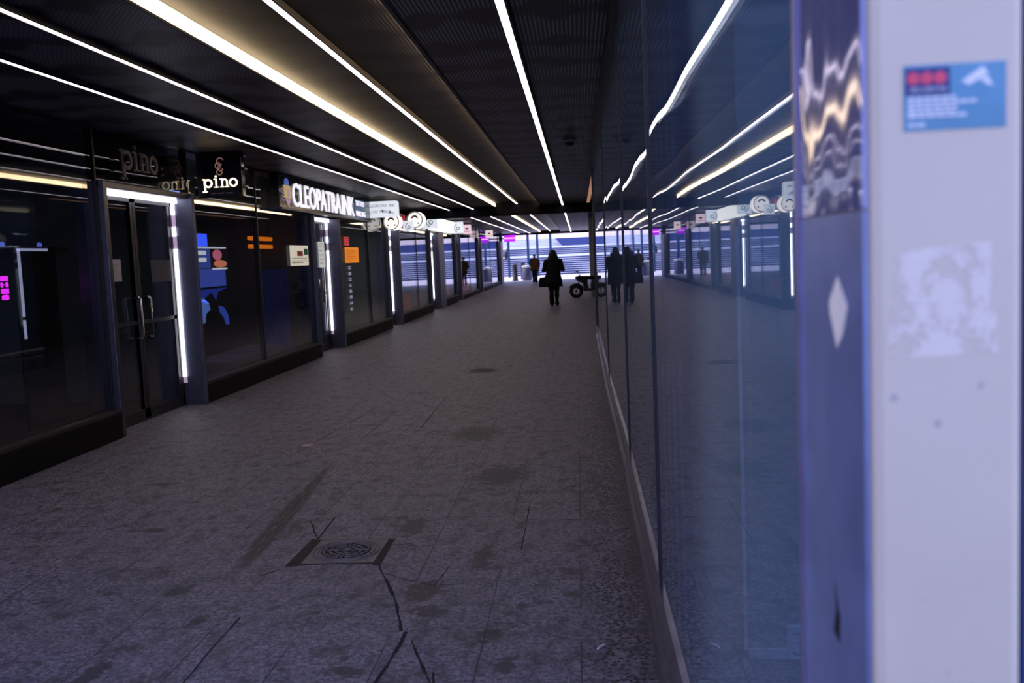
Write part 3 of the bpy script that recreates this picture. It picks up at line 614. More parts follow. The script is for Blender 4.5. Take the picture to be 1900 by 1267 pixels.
# inside the nearest shop
t = empty('lined_mirror', (-5.0,8.4,1.4), 'tall mirror with a pale glowing line inside the nearest dark window', 'mirror')
MB().box((-5.02,8.10,.03), (-4.99,8.75,1.83)).build('mirror_panel', M['black'], t)
mb = MB(); mb.box((-4.99,8.13,1.20), (-4.985,8.17,1.81)); mb.box((-4.99,8.13,1.00), (-4.985,8.17,1.17)); mb.box((-4.99,8.13,1.79), (-4.985,8.62,1.815)); mb.build('glow_line', mat('pale_line', (.5,.5,.6), .5, emit=(.5,.5,.75), es=.6), t)  # emissive line bent along the panel's side and top
t = empty('neon_lettering', (-5.02,7.93,1.45), 'small magenta neon letters stacked upright inside the nearest window', 'neon sign')
nm = emis('magenta_neon', (1.0,.03,1.0), 1.3)
for k, ch in enumerate('8IHI'[::-1] if False else ['I','H','I','8']): text('letter', ch, 'wall', (-5.0,7.92,1.55-.055*k), .10, .045, nm, t, .006, bold=.03)
t = empty('shelf_light', (-6.2,9.8,1.6), 'row of tiny blue lights on a shelf deep inside the nearest shop', 'light')
MB().box((-6.4,9.0,1.86), (-6.0,10.8,1.88)).build('shelf', M['frame'], t)
tb_ = emis('tiny_blue_bulb', (.15,.22,1.0), .6)
for y in (9.2,9.6,10.3): MB().ball((-6.05,y,1.91), .03, 8, 6).build('bulb', tb_, t)
MB().box((-8.98,9.0,1.86), (-6.38,10.8,1.88)).build('shelf_back', M['frame'], t)
t = empty('slanted_board', (-5.0,24.2,.1), 'pale blue board leaning inside the window past the third door', 'board')
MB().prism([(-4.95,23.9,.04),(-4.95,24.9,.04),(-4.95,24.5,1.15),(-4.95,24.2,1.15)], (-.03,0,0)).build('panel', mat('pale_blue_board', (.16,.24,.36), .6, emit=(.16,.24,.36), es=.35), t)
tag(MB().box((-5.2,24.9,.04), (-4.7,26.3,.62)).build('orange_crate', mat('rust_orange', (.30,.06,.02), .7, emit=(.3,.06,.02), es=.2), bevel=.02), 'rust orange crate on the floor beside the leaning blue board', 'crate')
t = empty('coral_block', (-5.0,38.5,.1), 'long low coral red bench added for pink reflections behind the far windows', 'block')
MB().box((-5.3,35.8,.20), (-4.7,41.3,.62)).build('seat', mat('coral_glow', (.6,.12,.11), .7, emit=(.6,.1,.1), es=.18), t, bevel=.02)  # emissive coral body stands for a red reflection in the glass
for y in (36.1, 38.5, 41.0): MB().box((-5.25,y,.03), (-4.75,y+.08,.20)).build('leg', M['frame'], t)
def shop_lamp(y, label, s=1.0, col=(.9,.95,.85)):
    t = empty('ceiling_lamp', (-6.6,y,2.8), label, 'lamp', 'square shop ceiling lamps')
    MB().box((-7.0,y-.45,2.80), (-6.2,y+.45,2.86)).build('housing', M['frame'], t); MB().box((-6.95,y-.4,2.785), (-6.25,y+.4,2.80)).build('diffuser', emis('shop_lamp_light', col, s*7), t)
shop_lamp(20.4, 'square ceiling lamp inside the orange poster shop', 4.0)
shop_lamp(26.0, 'square ceiling lamp inside the shop with the leaning board', 3.0)
shop_lamp(14.3, 'unseen blue fill panel added inside the blue poster shop', .5, (.3,.4,1))  # blue fill light added for the display bay

# ------------------------------------------------------------------ right side: glass wall
XR = .25
wr = empty('wall_right', (XR,8,0), 'tall reflective glass wall close on the right', 'wall', kind='structure')
def panel(y0, y1, dx, label, rot=0.0):
    global win_no; win_no += 1
    w = empty('window_%d' % win_no, (XR+dx,(y0+y1)/2,0), label, 'glass panel', kind='structure')
    x = XR+dx
    box('glass_pane', (x+.004,y0+.01,.30), (x+.020,y1-.01,2.90), M['glassr'], w)
    MB().loft([[(x+.05,y,0),(x-.012,y,0),(x-.012,y,.10),(x-.030,y,.125),(x-.030,y,.215),(x-.012,y,.24),(x+.05,y,.24)] for y in (y0,y1)]).build('bottom_rail', M['rail'], w)
    MB().box((x-.004,y0,.24), (x+.05,y1,.262)).build('rail_gap', M['railm'], w)
    MB().loft([[(x+.05,y,.262),(x-.010,y,.262),(x-.022,y,.28),(x-.022,y,.325),(x-.006,y,.36),(x+.05,y,.36)] for y in (y0,y1)]).build('glazing_bead', M['rail'], w)
    box('edge_seal', (x-.003,y1-.022,.36), (x+.028,y1-.004,2.9), M['railm'], w)
    for k in range(4 if y0 < 2 else 0): box('edge_line', (x+.0225,y1-.12-.19*k,.36), (x+.0265,y1-.065-.19*k,2.25), M['edge'], w)  # pale upright strips spaced along the near pane
    box('head_rail', (x-.04,y0,2.86), (x+.05,y1,CE), M['frame'], w)
    if rot: w.rotation_euler.z = rot
    return w
panel(1.085, 3.33, 0, 'nearest tall glass panel on the right mirroring the passage, next to the pale pillar')
panel(3.33, 5.62, .010, 'second tall glass panel from the pale pillar, mirroring the ceiling strips', -.004)
panel(5.62, 9.2, .016, 'third tall glass panel from the pale pillar, with wavy reflections', .004)
panel(9.2, 15.45, .018, 'farthest tall glass panel, ending at the dark post', -.003)
tag(MB().box((.262,15.45,0), (.33,15.55,CE)).build('trim_3', mat('dark_bronze_post', (.02,.017,.018), .4, .4), bevel=.006), 'slim dark post ending the glass wall', 'post', kind='structure')
# the room behind it
box('room_floor', (.31,.86,-.10), (4.4,15.5,.004), M['interf'], wr)
box('inner_panel', (3.2,.86,0), (3.35,15.5,CE), M['interior'], wr)
box('end_panel', (.34,15.4,0), (3.3,15.5,CE), M['interior'], wr)
box('room_ceiling', (.30,1.3,CE), (3.35,15.5,CE+.06), M['darkwall'], wr)
t = empty('inner_glass_door', (.95,3.50,0), 'frameless inner glass door with steel foot rail seen through the nearest glass panel', 'glass door')
box('glass_pane', (.585,3.49,.05), (1.65,3.502,2.6), M['glassf'], t)
box('glass_edge', (.573,3.488,.03), (.585,3.504,1.62), mat('bright_glass_edge', (.5,.66,.8), .3), t)
MB().box((.585,3.475,.0), (1.65,3.517,.045)).build('foot_rail', mat('pale_foot_rail', (.6,.66,.75), .35, .3), t, bevel=.004)
MB().box((.725,3.468,.0), (.80,3.524,.135)).build('hinge_block', mat('pale_hinge', (.5,.62,.75), .4, .2), t, bevel=.008)
mb = MB(); flat_arc(mb, 'cam', (.765,3.466,.085), .018, .008, -PI*.5, PI*.8, .002, 12); flat_arc(mb, 'cam', (.765,3.466,.045), .022, .008, -PI*.8, PI*.5, .002, 12); mb.build('hinge_mark', mat('dark_hinge_mark', (.03,.06,.13), .5), t)
# street-side glazing of that room beyond the pillar
win_no += 1
w = empty('window_%d' % win_no, (1.6,.86,0), 'street side window right of the pale pillar', 'window', kind='structure')
box('glass_pane', (.42,.855,.05), (3.2,.868,CE), M['glassf'], w); box('window_frame', (.382,.838,0), (.42,.89,CE), mat('blue_edge_frame', (.06,.12,.40), .3, .2), w)
# pillar
t = tag(empty('trim_4', (.31,.95,0)), 'pale painted pillar at the near end of the glass wall', 'pillar', kind='structure')
MB().box((XR+.001,.835,0), (.380,1.085,CE)).build('core', M['pillar'], t, bevel=.010)
MB().box((XR-.003,.842,1.578), (XR+.001,1.083,CE)).build('polished_cladding', M['polish'], t)
MB().box((XR-.003,.842,0), (XR+.001,1.083,1.576)).build('blue_cladding', M['blue'], t)
mb = MB(); mb.box((XR-.006,1.072,0), (XR+.006,1.088,CE)); mb.build('edge_bead', mat('lilac_edge', (.25,.24,.42), .35, .5), t)
MB().add([(XR-.0034,.955,1.155),(XR-.0034,.945,1.180),(XR-.0034,.950,1.212),(XR-.0034,.938,1.190),(XR-.0034,.928,1.178),(XR-.0034,.932,1.150)], [(0,1,2,3,4,5)]).build('scuff_mark', M['ink'], t)
tag(MB().prism([(XR-.0035,.922,1.517),(XR-.0035,.952,1.492),(XR-.0035,.950,1.481),(XR-.0035,.926,1.448),(XR-.0035,.905,1.463),(XR-.0035,.889,1.490)], (-.0006,0,0)).build('paper_scrap', mat('white_scrap', (.95,.87,.80), .7)), 'white lozenge shaped paper scrap stuck on the blue side of the pillar', 'sticker')
t = empty('warning_sticker', (.3215,.834,1.668), 'blue camera warning sticker with red dots and white text on the pale pillar', 'sticker')
rt = Matrix.Rotation(0, 4, 'Y')
MB().box((.2795,.8342,1.6405), (.3635,.8350,1.6950)).build('sheet', mat('sticker_blue', (.12,.33,.50), .5), t)
MB().box((.2810,.8338,1.6700), (.3175,.8342,1.6925)).build('logo_field', mat('sticker_navy', (.02,.03,.20), .5), t)
mb = MB()
for x in (.2875, .2985, .3095): flat_disc(mb, 'cam', (x,.8338,1.6840), .0053, .0003, 20)
mb.build('red_dot', mat('sticker_red', (.80,.08,.16), .5), t)
wp = mat('sticker_white', (.8,.84,.9), .5)
text('lettering', 'SECURITAS', 'cam', (.2995,.8336,1.6746), .030, .0035, wp, t, .0002)
mb = MB(); random.seed(3)
for z, ww in ((1.6660,.042),(1.6622,.056),(1.6584,.040),(1.6546,.040),(1.6512,.048),(1.6440,.016)):
    x = .2830
    while x < .2830+ww-.003:
        l = random.uniform(.004,.008); l = min(l, .2830+ww-x); mb.box((x,.8336,z), (x+l,.8341,z+.0026)); x += l+.0011
mb.build('small_print', wp, t)
mb = MB()
mb.prism([(.3265,.8338,1.6800),(.3445,.8338,1.6915),(.3490,.8338,1.6850),(.3330,.8338,1.6765)], (0,.0004,0)); mb.prism([(.3420,.8338,1.6810),(.3490,.8338,1.6830),(.3525,.8338,1.6745),(.3460,.8338,1.6775)], (0,.0004,0)); mb.build('camera_pictogram', wp, t)
def residue():
    m, nt, N, L, p = nt_of('tape_residue'); g = G(nt)
    ob = g.n('ShaderNodeTexCoord').outputs['Object']
    L.new(g.mix(g.noise(ob, 60, 4), (.90,.82,.72,1), (.97,.89,.79,1)), p.inputs['Base Color']); p.inputs['Roughness'].default_value = .8
    L.new(g.m('MULTIPLY', g.ss(g.noise(ob, 32, 5, .7), .34, .54), .9), p.inputs['Alpha'])
    return m
tag(MB().add([(.263,.8346,1.447),(.357,.8346,1.449),(.356,.8346,1.482),(.350,.8346,1.485),(.352,.8346,1.545),(.275,.8346,1.540)], [(0,1,2,3,4,5)]).build('tape_residue', residue()), 'torn patch of old white tape residue below the warning sticker', 'residue')

# far right side beyond the post
tag(box('wall_far_right', (2.6,15.5,0), (2.75,57.5,CE), M['darkwall']), 'dark wall far back on the right beyond the dark post', 'wall', kind='structure')
tag(MB().box((.44,36.0,0), (.65,36.22,CE)).build('trim_5', mat('light_grey_column', (.30,.30,.36), .5), bevel=.02), 'grey column behind the parked moped', 'column', kind='structure')
# ceiling camera
t = empty('dome_camera', (-.05,11.57,CE), 'small dark dome camera on the ceiling near the right-hand strip', 'camera')
MB().lathe([(.085,0),(.085,-.018),(.06,-.03)], (-.05,11.57,CE), 'z', 24).build('base_ring', mat('grey_ring', (.22,.22,.27), .4), t, smooth=True)
MB().ball((-.05,11.57,CE-.032), (.055,.055,.05), 18, 10).build('dome', M['ink'], t, smooth=True)

# ------------------------------------------------------------------ on the pavement
def floor_drain(x0, x1, y0, y1, label, full=True):
    cx, cy = (x0+x1)/2, (y0+y1)/2; R = (x1-x0)/2
    t = empty('floor_drain', (cx,cy,0), label, 'drain')
    MB().box((x0,y0,.0), (x1,y1,.004)).build('frame_plate', M['iron'], t)
    for a, b in (((x0-.006,y0-.008),(x1+.006,y0)), ((x0-.006,y1),(x1+.006,y1+.008))): box('edge_gap', (*a,.0), (*b,.003), M['tar'], t)
    mb = MB(); mb.torus((cx,cy,.004), R*.93, .006, 'z', 48, 6); mb.torus((cx,cy,.004), R*.80, .006, 'z', 48, 6); mb.build('rim_ring', M['iron'], t)
    MB().lathe([(R*.70,.0),(R*.70,.0045)], (cx,cy,0), 'z', 40).build('grate_well', M['tar'], t)
    mb = MB()
    for r in (.63, .46, .29):
        for q in range(4): mb.torus((cx,cy,.006), R*r, .0058, 'z', 12, 6, q*PI/2+.14, (q+1)*PI/2-.14)
    mb.lathe([(R*.13,.004),(R*.13,.010)], (cx,cy,0), 'z', 20)
    for q in range(4):
        a = q*PI/2; mb.tube([(cx+R*.1*math.cos(a),cy+R*.1*math.sin(a),.006),(cx+R*.68*math.cos(a),cy+R*.68*math.sin(a),.006)], .0055, 6)
    mb.build('grate', M['iron'], t, smooth=True)
    return t
floor_drain(-1.50, -1.115, 4.70, 5.11, 'square cast iron floor drain with round grate in the foreground pavement')
floor_drain(-1.56, -1.17, 12.66, 13.04, 'small distant floor drain flush in the pavement mid passage')
mb = MB(); mb.add([(-1.575,4.66,.0015),(-1.502,4.67,.0015),(-1.502,5.12,.0015),(-1.565,5.15,.0015)], [(0,1,2,3)]); mb.add([(-1.113,4.66,.0015),(-1.07,4.66,.0015),(-1.08,5.12,.0015),(-1.113,5.10,.0015)], [(0,1,2,3)])
mb.build('tar_fill', M['tar'], flo)
def crack(pts, w=.006):
    mb = MB()
    P = []
    for (ax, ay), (bx, by) in zip(pts, pts[1:]):
        for i in range(5): t = i/5; P.append((ax+(bx-ax)*t+random.uniform(-.004,.004), ay+(by-ay)*t))
    P.append(pts[-1])
    for i in range(len(P)-1):
        a, b = Vector((*P[i],0)), Vector((*P[i+1],0)); d = (b-a); n = Vector((-d.y,d.x,0)).normalized(); w0 = w*(.5+random.random()*.8)
        mb.add([(a-n*w0/2)+Vector((0,0,.001)), (b-n*w0/2)+Vector((0,0,.001)), (b+n*w0/2)+Vector((0,0,.001)), (a+n*w0/2)+Vector((0,0,.001))], [(0,1,2,3)])
    return mb.build('crack', M['crack'], flo)
for pts, w_ in (([(-1.692,5.536),(-1.531,5.142)],.010), ([(-1.546,5.583),(-1.531,5.142)],.010), ([(-1.08,4.666),(-.883,4.116),(-.80,3.80)],.014), ([(-1.575,4.637),(-1.659,4.527)],.010), ([(-1.035,4.548),(-.884,4.422)],.009),
             ([(-.884,4.422),(-.745,4.347),(-.59,4.354)],.006), ([(-1.071,5.009),(-.967,5.012)],.010), ([(-1.564,3.984),(-1.546,3.3)],.009), ([(-.355,5.85),(-.357,4.866)],.006), ([(-2.21,9.9),(-2.39,7.6)],.010),
             ([(-1.513,8.54),(-1.545,10.6)],.010), ([(-1.95,9.6),(-1.96,8.2)],.007), ([(-.60,3.4),(-.56,3.1)],.012), ([(-.775,3.79),(-.81,3.25)],.014), ([(-.74,3.70),(-.60,3.31)],.013), ([(-.745,4.347),(-.71,4.62)],.007), ([(-.254,5.416),(.046,5.414)],.006)): crack(pts, w_)
tag(MB().tube([(.02,3.58,.006),(.045,3.62,.006)], [.005,.006], 8).build('cigarette_butt', M['white']), 'white cigarette butt on the pavement near the glass wall', 'litter')
t = MB().add([(-2.44,7.86,.002),(-2.38,7.84,.002),(-2.33,7.90,.002),(-2.36,7.95,.002),(-2.43,7.94,.002)], [(0,1,2,3,4)]).build('pink_fleck', mat('dried_pink_fleck', (.62,.45,.45), .8)); tag(t, 'pale pink flattened fleck on the pavement left of centre', 'litter')

# ------------------------------------------------------------------ people
def body_mesh(name, P, E, R, root, m, parent=None, sub=2):
    me = bpy.data.meshes.new(name); me.from_pydata(P, E, []); me.update()
    o = bpy.data.objects.new(name, me); C.objects.link(o); me.materials.append(m)
    o.modifiers.new('skin', 'SKIN')
    if not me.skin_vertices: 
        me.attributes.new('x', 'FLOAT', 'POINT')
    for i, r in enumerate(R):
        sv = me.skin_vertices[0].data[i]; sv.radius = r if isinstance(r, tuple) else (r, r); sv.use_root = (i == root)
    s = o.modifiers.new('subsurf', 'SUBSURF'); s.levels = s.render_levels = sub
    o.modifiers['skin'].use_smooth_shade = True
    if parent: o.parent = parent; o.matrix_parent_inverse = parent.matrix_world.inverted()
    return o
def person(loc, yaw, label, hgt, step, arms, jacket, trousers, skirt_z, flare, bag=None, hair_long=False, bulk=1.0):
    """figure facing +Y before yaw; arms = ((elbow, wrist) left, (elbow, wrist) right) in metres for a 1.70 m figure"""
    k = hgt/1.70
    t = empty('person', (0,0,0), label, 'person')
    P = []; E = []; R = []
    def v(x, y, z, r, link=None):
        P.append((x*k,y*k,z*k)); R.append(tuple(q*k for q in r) if isinstance(r, tuple) else r*k)
        if link is not None: E.append((link, len(P)-1))
        return len(P)-1
    pel = v(0,0,.93,(.14,.10)); sp = v(0,.01,1.10,(.125,.09),pel); ch = v(0,0,1.28,(.15,.10),sp); nk0 = v(0,-.01,1.42,(.085,.07),ch); nk = v(0,.005,1.48,.052,nk0)
    jaw = v(0,.025,1.545,(.062,.07),nk); hd = v(0,.02,1.605,(.072,.088),jaw); v(0,.01,1.665,(.055,.065),hd)
    nose = v(0,.125,1.585,.012,jaw); 
    for s in (-1,1): v(s*.078,.01,1.60,.014,hd)
    for si, s in enumerate((-1,1)):
        sh = v(s*.175,-.005,1.385,.062,ch); (ex,ey,ez),(wx,wy,wz) = arms[si]
        el = v(ex,ey,ez,.042,sh); wr_ = v(wx,wy,wz,.028,el)
        d = Vector((wx-ex,wy-ey,wz-ez)).normalized(); side = Vector((1,0,0)) if abs(d.x) < .7 else Vector((0,1,0)); side = (side-d*side.dot(d)).normalized(); curl = d.cross(side)*(-1 if d.cross(side).z > 0 else 1)
        pc = Vector((wx,wy,wz))+d*.07; pm = v(*pc,(.036,.020),wr_)
        for q, ln in enumerate((.062,.072,.066,.052)):
            o_ = side*(.027-.018*q); a = pc+d*.03+o_; i1 = v(*a,.0105,pm); b_ = a+d*ln*.55+curl*.008; i2 = v(*b_,.0095,i1); v(*(b_+d*ln*.35+curl*.026),.008,i2)
        th = pc-d*.03+side*.034; i1 = v(*th,.011,wr_); v(*(th+d*.045+side*.012+curl*.012),.009,i1)
        hp = v(s*.09,0,.90,(.085,.085),pel); (kx,ky,kz),(ax,ay,az) = step[si]
        kn = v(kx,ky,kz,.046,hp); cf = v((kx+ax)/2*1.0,(ky+ay)/2-.015,(kz+az)/2+.05,.042,kn); an = v(ax,ay,az,.036,cf); v(ax*1.05,ay+.13,az-.045,(.038,.025),an); v(ax,ay-.05,az-.05,.032,an)
    body_mesh('body', P, E, R, 0, M['skin'], t)
    # clothes
    def ell(cx, cy, z, a, b, n=20): return [(k*(cx+a*(bulk if z < 1.42 else 1)*math.cos(2*PI*i/n)), k*(cy+b*(bulk if z < 1.42 else 1)*math.sin(2*PI*i/n)), k*z) for i in range(n)]
    mb = MB(); mb.loft([ell(-flare*.3,0,skirt_z,.195+flare,.17), ell(-flare*.1,0,(skirt_z+.93)/2,.20+flare*.5,.155), ell(0,0,.95,.185,.14), ell(0,.005,1.12,.175,.13), ell(0,0,1.30,.205,.135), ell(0,-.005,1.40,.165,.105), ell(0,-.005,1.455,.085,.08), ell(0,0,1.50,.075,.07)], cap=True)
    for si, s in enumerate((-1,1)):
        e, w_ = arms[si]; w2 = tuple(e[i]+(w_[i]-e[i])*.98 for i in range(3))
        mb.tube([tuple(k*c for c in p) for p in ((s*.15,-.005,1.40),(s*.19,-.005,1.36),((s*.18+e[0])/2,e[1]/2,(1.37+e[2])/2),e,((e[0]+w2[0])/2,(e[1]+w2[1])/2,(e[2]+w2[2])/2),w2)], [k*r*bulk for r in (.05,.082,.075,.068,.058,.048)], 12)
    co = mb.build('coat', jacket, t, smooth=True)
    mb = MB()
    for si, s in enumerate((-1,1)):
        kk, a = step[si]; mb.tube([tuple(k*c for c in p) for p in ((s*.085,0,.95),(s*.09,0,.80),kk,((kk[0]+a[0])/2,(kk[1]+a[1])/2-.012,(kk[2]+a[2])/2),(a[0],a[1],a[2]-.045))], [k*r for r in (.095,.105,.085,.078,.076)], 12)
    mb.build('trousers', trousers, t, smooth=True)
    for si in (0,1):
        _, a = step[si]; mb = MB(); mb.ball((k*a[0],k*(a[1]+.05),k*(a[2]-.045)), (.048*k,.135*k,.045*k), 14, 8); mb.box((k*(a[0]-.04),k*(a[1]-.07),k*(a[2]-.085)), (k*(a[0]+.04),k*(a[1]+.16),k*(a[2]-.07))); mb.build('shoe', M['ink'], t, smooth=True)
    mb = MB(); mb.ball((0,k*-.005,k*1.615), (k*.092,k*.105,k*.098), 16, 10)
    if hair_long: mb.loft([ell(0,-.01,1.66,.09,.09), ell(0,-.03,1.58,.118,.10), ell(0,-.045,1.50,.15,.10), ell(0,-.06,1.42,.17,.085), ell(0,-.075,1.32,.15,.06)])
    # leave the face free: push the front of the hair back
    hb = mb.build('hair', M['hair'], t, smooth=True)
    for vv in hb.data.vertices:
        if vv.co.z < k*1.645 and vv.co.y > k*.03: vv.co.y = k*.03-(vv.co.y-k*.03)*.2
    if bag:
        (bx,by,bz), (w_, d_, h_) = bag
        b = MB(); b.loft([[(k*(bx+w_*q*cx_), k*(by+d_*q*cy_), k*(bz+z)) for cx_, cy_ in ((-.5,-.5),(0,-.6),(.5,-.5),(.5,.5),(0,.6),(-.5,.5))] for z, q in ((0,.92),(h_*.15,1.06),(h_*.7,1.0),(h_,.72))])
        bo = b.build('bag', M['cloth'], t, smooth=False)
        MB().tube([(k*(bx+.05),k*by,k*(bz+h_*.95)),(k*(bx+.12),k*by,k*(bz+h_+.22)),(k*-.16,k*.0,k*1.42),(k*(bx+.14),k*(by-.06),k*(bz+h_+.15)),(k*(bx+.02),k*by,k*(bz+h_*.95))], k*.012, 8).build('strap', M['cloth'], bo, smooth=True)
    t.location = loc; t.rotation_euler.z = yaw
    return t
person((-.755,28.6,0), .05, 'person in a long black coat with a bag at one side walking down the passage', 1.69,
       (((-.085,.02,.50),(-.075,-.03,.09)), ((.085,.09,.51),(.08,.10,.09))),
       (((-.285,.02,1.10),(-.10,.26,1.16)), ((.285,.02,1.10),(.10,.26,1.18))), M['cloth'], M['cloth'], .58, .045, bag=((-.30,.02,.58),(.30,.16,.30)), hair_long=True, bulk=1.18)
person((-2.44,53.0,0), PI, 'person in a brown jacket walking in from the bright square', 1.62,
       (((-.085,.08,.50),(-.075,.12,.09)), ((.085,-.02,.50),(.08,-.12,.10))),
       (((-.27,-.03,1.12),(-.24,.12,.90)), ((.27,.0,1.12),(.22,.18,.98))), M['brown'], M['jeans'], .72, .03, bulk=1.2)
person((-5.66,75.7,.60), 2.2, 'small dark person climbing the stone steps far off', 1.55,
       (((-.085,.10,.52),(-.075,.14,.09)), ((.085,-.05,.50),(.08,-.15,.12))),
       (((-.25,.0,1.12),(-.22,.10,.90)), ((.25,.0,1.12),(.22,.10,.90))), M['cloth'], M['cloth'], .70, .02)

# ------------------------------------------------------------------ parked moped, facing left
def moped():
    y = 33.0; xf, xr_ = -.10, .98
    t = empty('moped', (.4,y,0), 'black moped parked side-on behind the slim dark post', 'moped')
    for x in (xf, xr_):
        w = MB().torus((x,y,.235), .185, .055, 'y', 36, 10).build('wheel', M['rubber'], t, smooth=True)
        mb = MB(); mb.torus((x,y,.235), .125, .014, 'y', 28, 6); mb.lathe([(.035,-.05),(.035,.05)], (x,y,.235), 'y', 14)
        for k in range(6): a = k*PI/3; mb.tube([(x+.03*math.cos(a),y,.235+.03*math.sin(a)),(x+.125*math.cos(a),y,.235+.125*math.sin(a))], .009, 6)
        mb.build('rim', M['steel'], w, smooth=True)
    MB().torus((xf,y,.235), .262, .022, 'y', 16, 8, .35, PI-.5).build('mudguard', M['mopedp'], t, smooth=True)
    mb = MB()
    for s in (-.06,.06): mb.tube([(xf,y+s,.235),(xf+.10,y+s,.52)], .016, 8)
    mb.tube([(xf+.09,y,.50),(xf+.155,y,.76)], .026, 10); mb.build('fork', M['mopedp'], t, smooth=True)
    mb = MB(); mb.tube([(xf+.12,y-.30,.80),(xf+.16,y-.16,.775),(xf+.16,y+.16,.775),(xf+.12,y+.30,.80)], .014, 8); hb = mb.build('handlebar', M['mopedp'], t, smooth=True)
    for s in (-1,1):
        mb = MB(); mb.tube([(xf+.14,y+s*.20,.79),(xf+.06,y+s*.24,.905)], .006, 6); mb.ball((xf+.05,y+s*.245,.93), (.055,.05,.022), 12, 7); mb.build('mirror', M['mopedp'], hb, smooth=True)
    MB().lathe([(.03,.06),(.065,.03),(.07,-.02),(.05,-.05)], (xf+.06,y,.66), 'x', 18).build('headlamp', M['chrome'], t, smooth=True)
    MB().loft([[(xf+.10,y+s*a,.66),(xf+.42,y+s*a*.9,.64),(xf+.40,y+s*a*.9,.48),(xf+.44,y+s*a,.30),(xf+.26,y+s*a,.30),(xf+.24,y+s*a,.50),(xf+.06,y+s*a,.60)] for s, a in ((-1,.15),(1,.15))]).build('leg_shield', M['mopedp'], t, bevel=.01)
    MB().box((xf+.24,y-.13,.24), (xf+.60,y+.13,.34)).build('footboard', M['mopedp'], t, bevel=.02)
    MB().loft([[(xf+.52,y+s*a,.26),(xf+.50,y+s*a,.48),(xf+.56,y+s*a,.62),(xf+1.22,y+s*a,.60),(xf+1.30,y+s*a,.50),(xf+1.12,y+s*a,.40),(xf+.85,y+s*a,.40),(xf+.72,y+s*a,.26)] for s, a in ((-1,.13),(1,.13))]).build('body_shell', M['mopedp'], t, bevel=.03)
    MB().loft([[(xf-.01,y+s*a,.64),(xf-.03,y+s*a,.74),(xf+.1,y+s*a,.77),(xf+.55,y+s*a,.755),(xf+1.0,y+s*a,.73),(xf+1.12,y+s*a,.70),(xf+1.1,y+s*a,.62),(xf+.5,y+s*a,.62)] for s, a in ((-1,.12),(1,.12))]).build('seat', M['cloth'], t, bevel=.02)
    mb = MB(); mb.box((xf+1.08,y-.15,.70), (xf+1.38,y+.15,.98)); mb.build('top_box', M['mopedp'], t, bevel=.03)
    mb = MB(); mb.tube([(xf+.62,y+.02,.28),(xf+.58,y+.16,.012)], .012, 8); mb.tube([(xf+.62,y-.02,.28),(xf+.58,y-.16,.012)], .012, 8); mb.build('centre_stand', M['steel'], t)
    mb = MB(); mb.tube([(xf+.70,y-.14,.22),(xf+1.15,y-.16,.30)], [.03,.045], 10); mb.build('exhaust', M['steel'], t, smooth=True)
moped()

# ------------------------------------------------------------------ the square and the steps beyond
tag(box('ground', (-60,57.6,-.12), (60,130,-.004), M['plaza']), 'bright pale square outside the far end of the passage', 'ground', kind='structure')
st = empty('stairs', (0,74,0), 'wide stone steps rising beyond the square', 'steps', kind='structure')
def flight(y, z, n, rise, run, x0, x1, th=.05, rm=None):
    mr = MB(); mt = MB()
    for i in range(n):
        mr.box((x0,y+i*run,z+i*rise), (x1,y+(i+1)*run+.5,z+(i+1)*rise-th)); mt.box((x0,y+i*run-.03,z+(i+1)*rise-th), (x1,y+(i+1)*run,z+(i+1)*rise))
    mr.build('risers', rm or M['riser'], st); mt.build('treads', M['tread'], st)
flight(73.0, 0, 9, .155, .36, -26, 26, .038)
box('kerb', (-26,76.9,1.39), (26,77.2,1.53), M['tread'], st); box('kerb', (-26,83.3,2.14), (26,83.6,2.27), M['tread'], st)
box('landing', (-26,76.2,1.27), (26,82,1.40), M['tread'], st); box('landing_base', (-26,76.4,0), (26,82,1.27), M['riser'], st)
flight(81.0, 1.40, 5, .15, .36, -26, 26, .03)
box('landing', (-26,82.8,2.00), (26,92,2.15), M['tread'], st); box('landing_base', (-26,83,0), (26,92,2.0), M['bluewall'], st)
flight(90.0, 2.15, 7, .14, .40, -26, -1.2, .09, M['paleriser'])
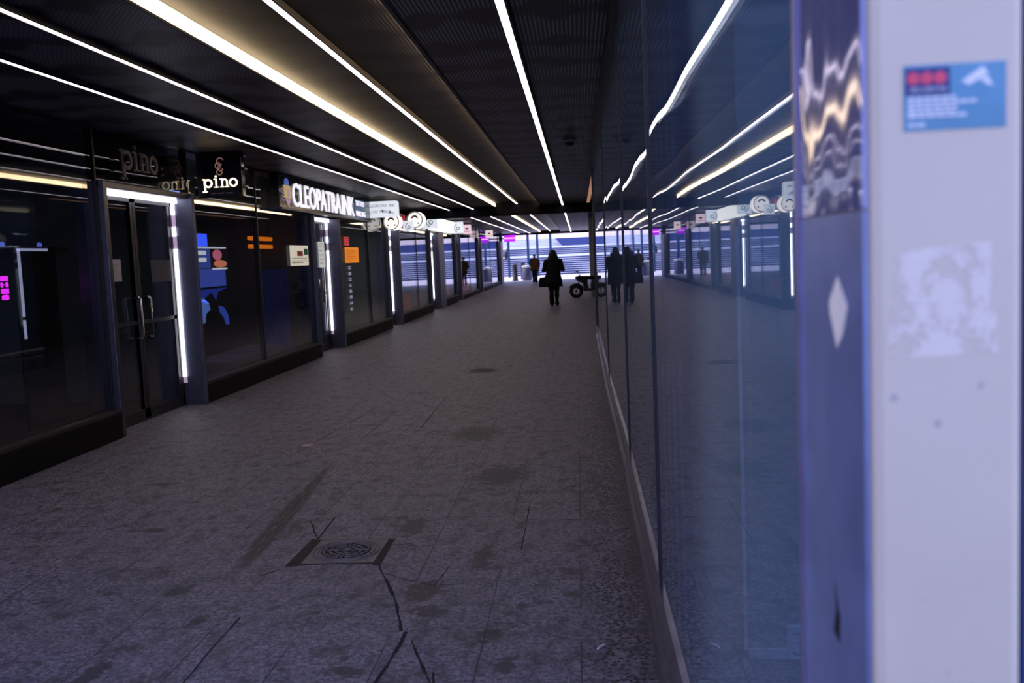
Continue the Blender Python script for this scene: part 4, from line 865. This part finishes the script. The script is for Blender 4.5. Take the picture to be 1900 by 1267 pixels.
tag(MB().prism([(-1.25,89.6,2.15),(14,89.6,2.15),(14,89.6,3.05),(-2.1,89.6,3.05)][::1], (0,1.5,0)).build('wall_terrace', M['bluewall']), 'blue shaded terrace wall above the steps', 'wall', kind='structure')
fo = tag(MB().box((-60,0,-.1), (60,1,9)).build('wall_facade', M['facade']), 'pale building closing the view beyond the steps', 'wall', kind='structure'); fo.location = (0,108,0); fo.rotation_euler.z = math.radians(-30)
def bollard(x, y, h, r, label):
    t = empty('bollard', (x,y,0), label, 'bollard', 'bollards on the square')
    MB().lathe([(r*1.15,0),(r*1.15,.06),(r,.07),(r,h-.08),(r*.9,h-.02),(r*.5,h)], (x,y,-.004), 'z', 20).build('post', M['ink'], t, smooth=True); MB().lathe([(r*1.03,h*.82),(r*1.03,h*.87)], (x,y,0), 'z', 20).build('band', M['steel'], t)
bollard(-3.98, 59.4, 1.05, .16, 'thick dark bollard nearest the last left-hand door')
bollard(-3.66, 62.5, 1.10, .15, 'dark bollard behind the round bin')
t = empty('litter_bin', (-3.2,59.0,0), 'round blue-grey litter bin with a pale lid on the square', 'litter bin')
MB().lathe([(.27,0),(.30,.05),(.30,.78),(.26,.80)], (-3.2,59.0,-.004), 'z', 24).build('body', mat('slate_bin', (.07,.08,.16), .6), t, smooth=True); MB().lathe([(.31,.82),(.33,.86),(.30,.92),(.12,.96)], (-3.2,59.0,0), 'z', 24).build('lid', M['white'], t, smooth=True)
def glass_post(x, y, h, label):
    t = empty('light_column', (x,y,0), label, 'column', 'blue columns on the square')
    MB().box((x-.09,y-.09,0), (x+.09,y+.09,h)).build('shaft', mat('blue_column', (.03,.07,.16), .25, .2), t, bevel=.02); MB().box((x-.11,y-.11,h), (x+.11,y+.11,h+.08)).build('cap', M['frame'], t)
glass_post(-5.1, 70.0, 4.6, 'tall blue column on the square, leftmost of four')
glass_post(-3.55, 68.0, 4.6, 'tall blue column on the square, second from the left of four')
glass_post(-3.0, 71.0, 4.6, 'tall blue column on the square, third from the left of four')
glass_post(-2.0, 70.5, 4.6, 'tall blue column on the square, rightmost of four')
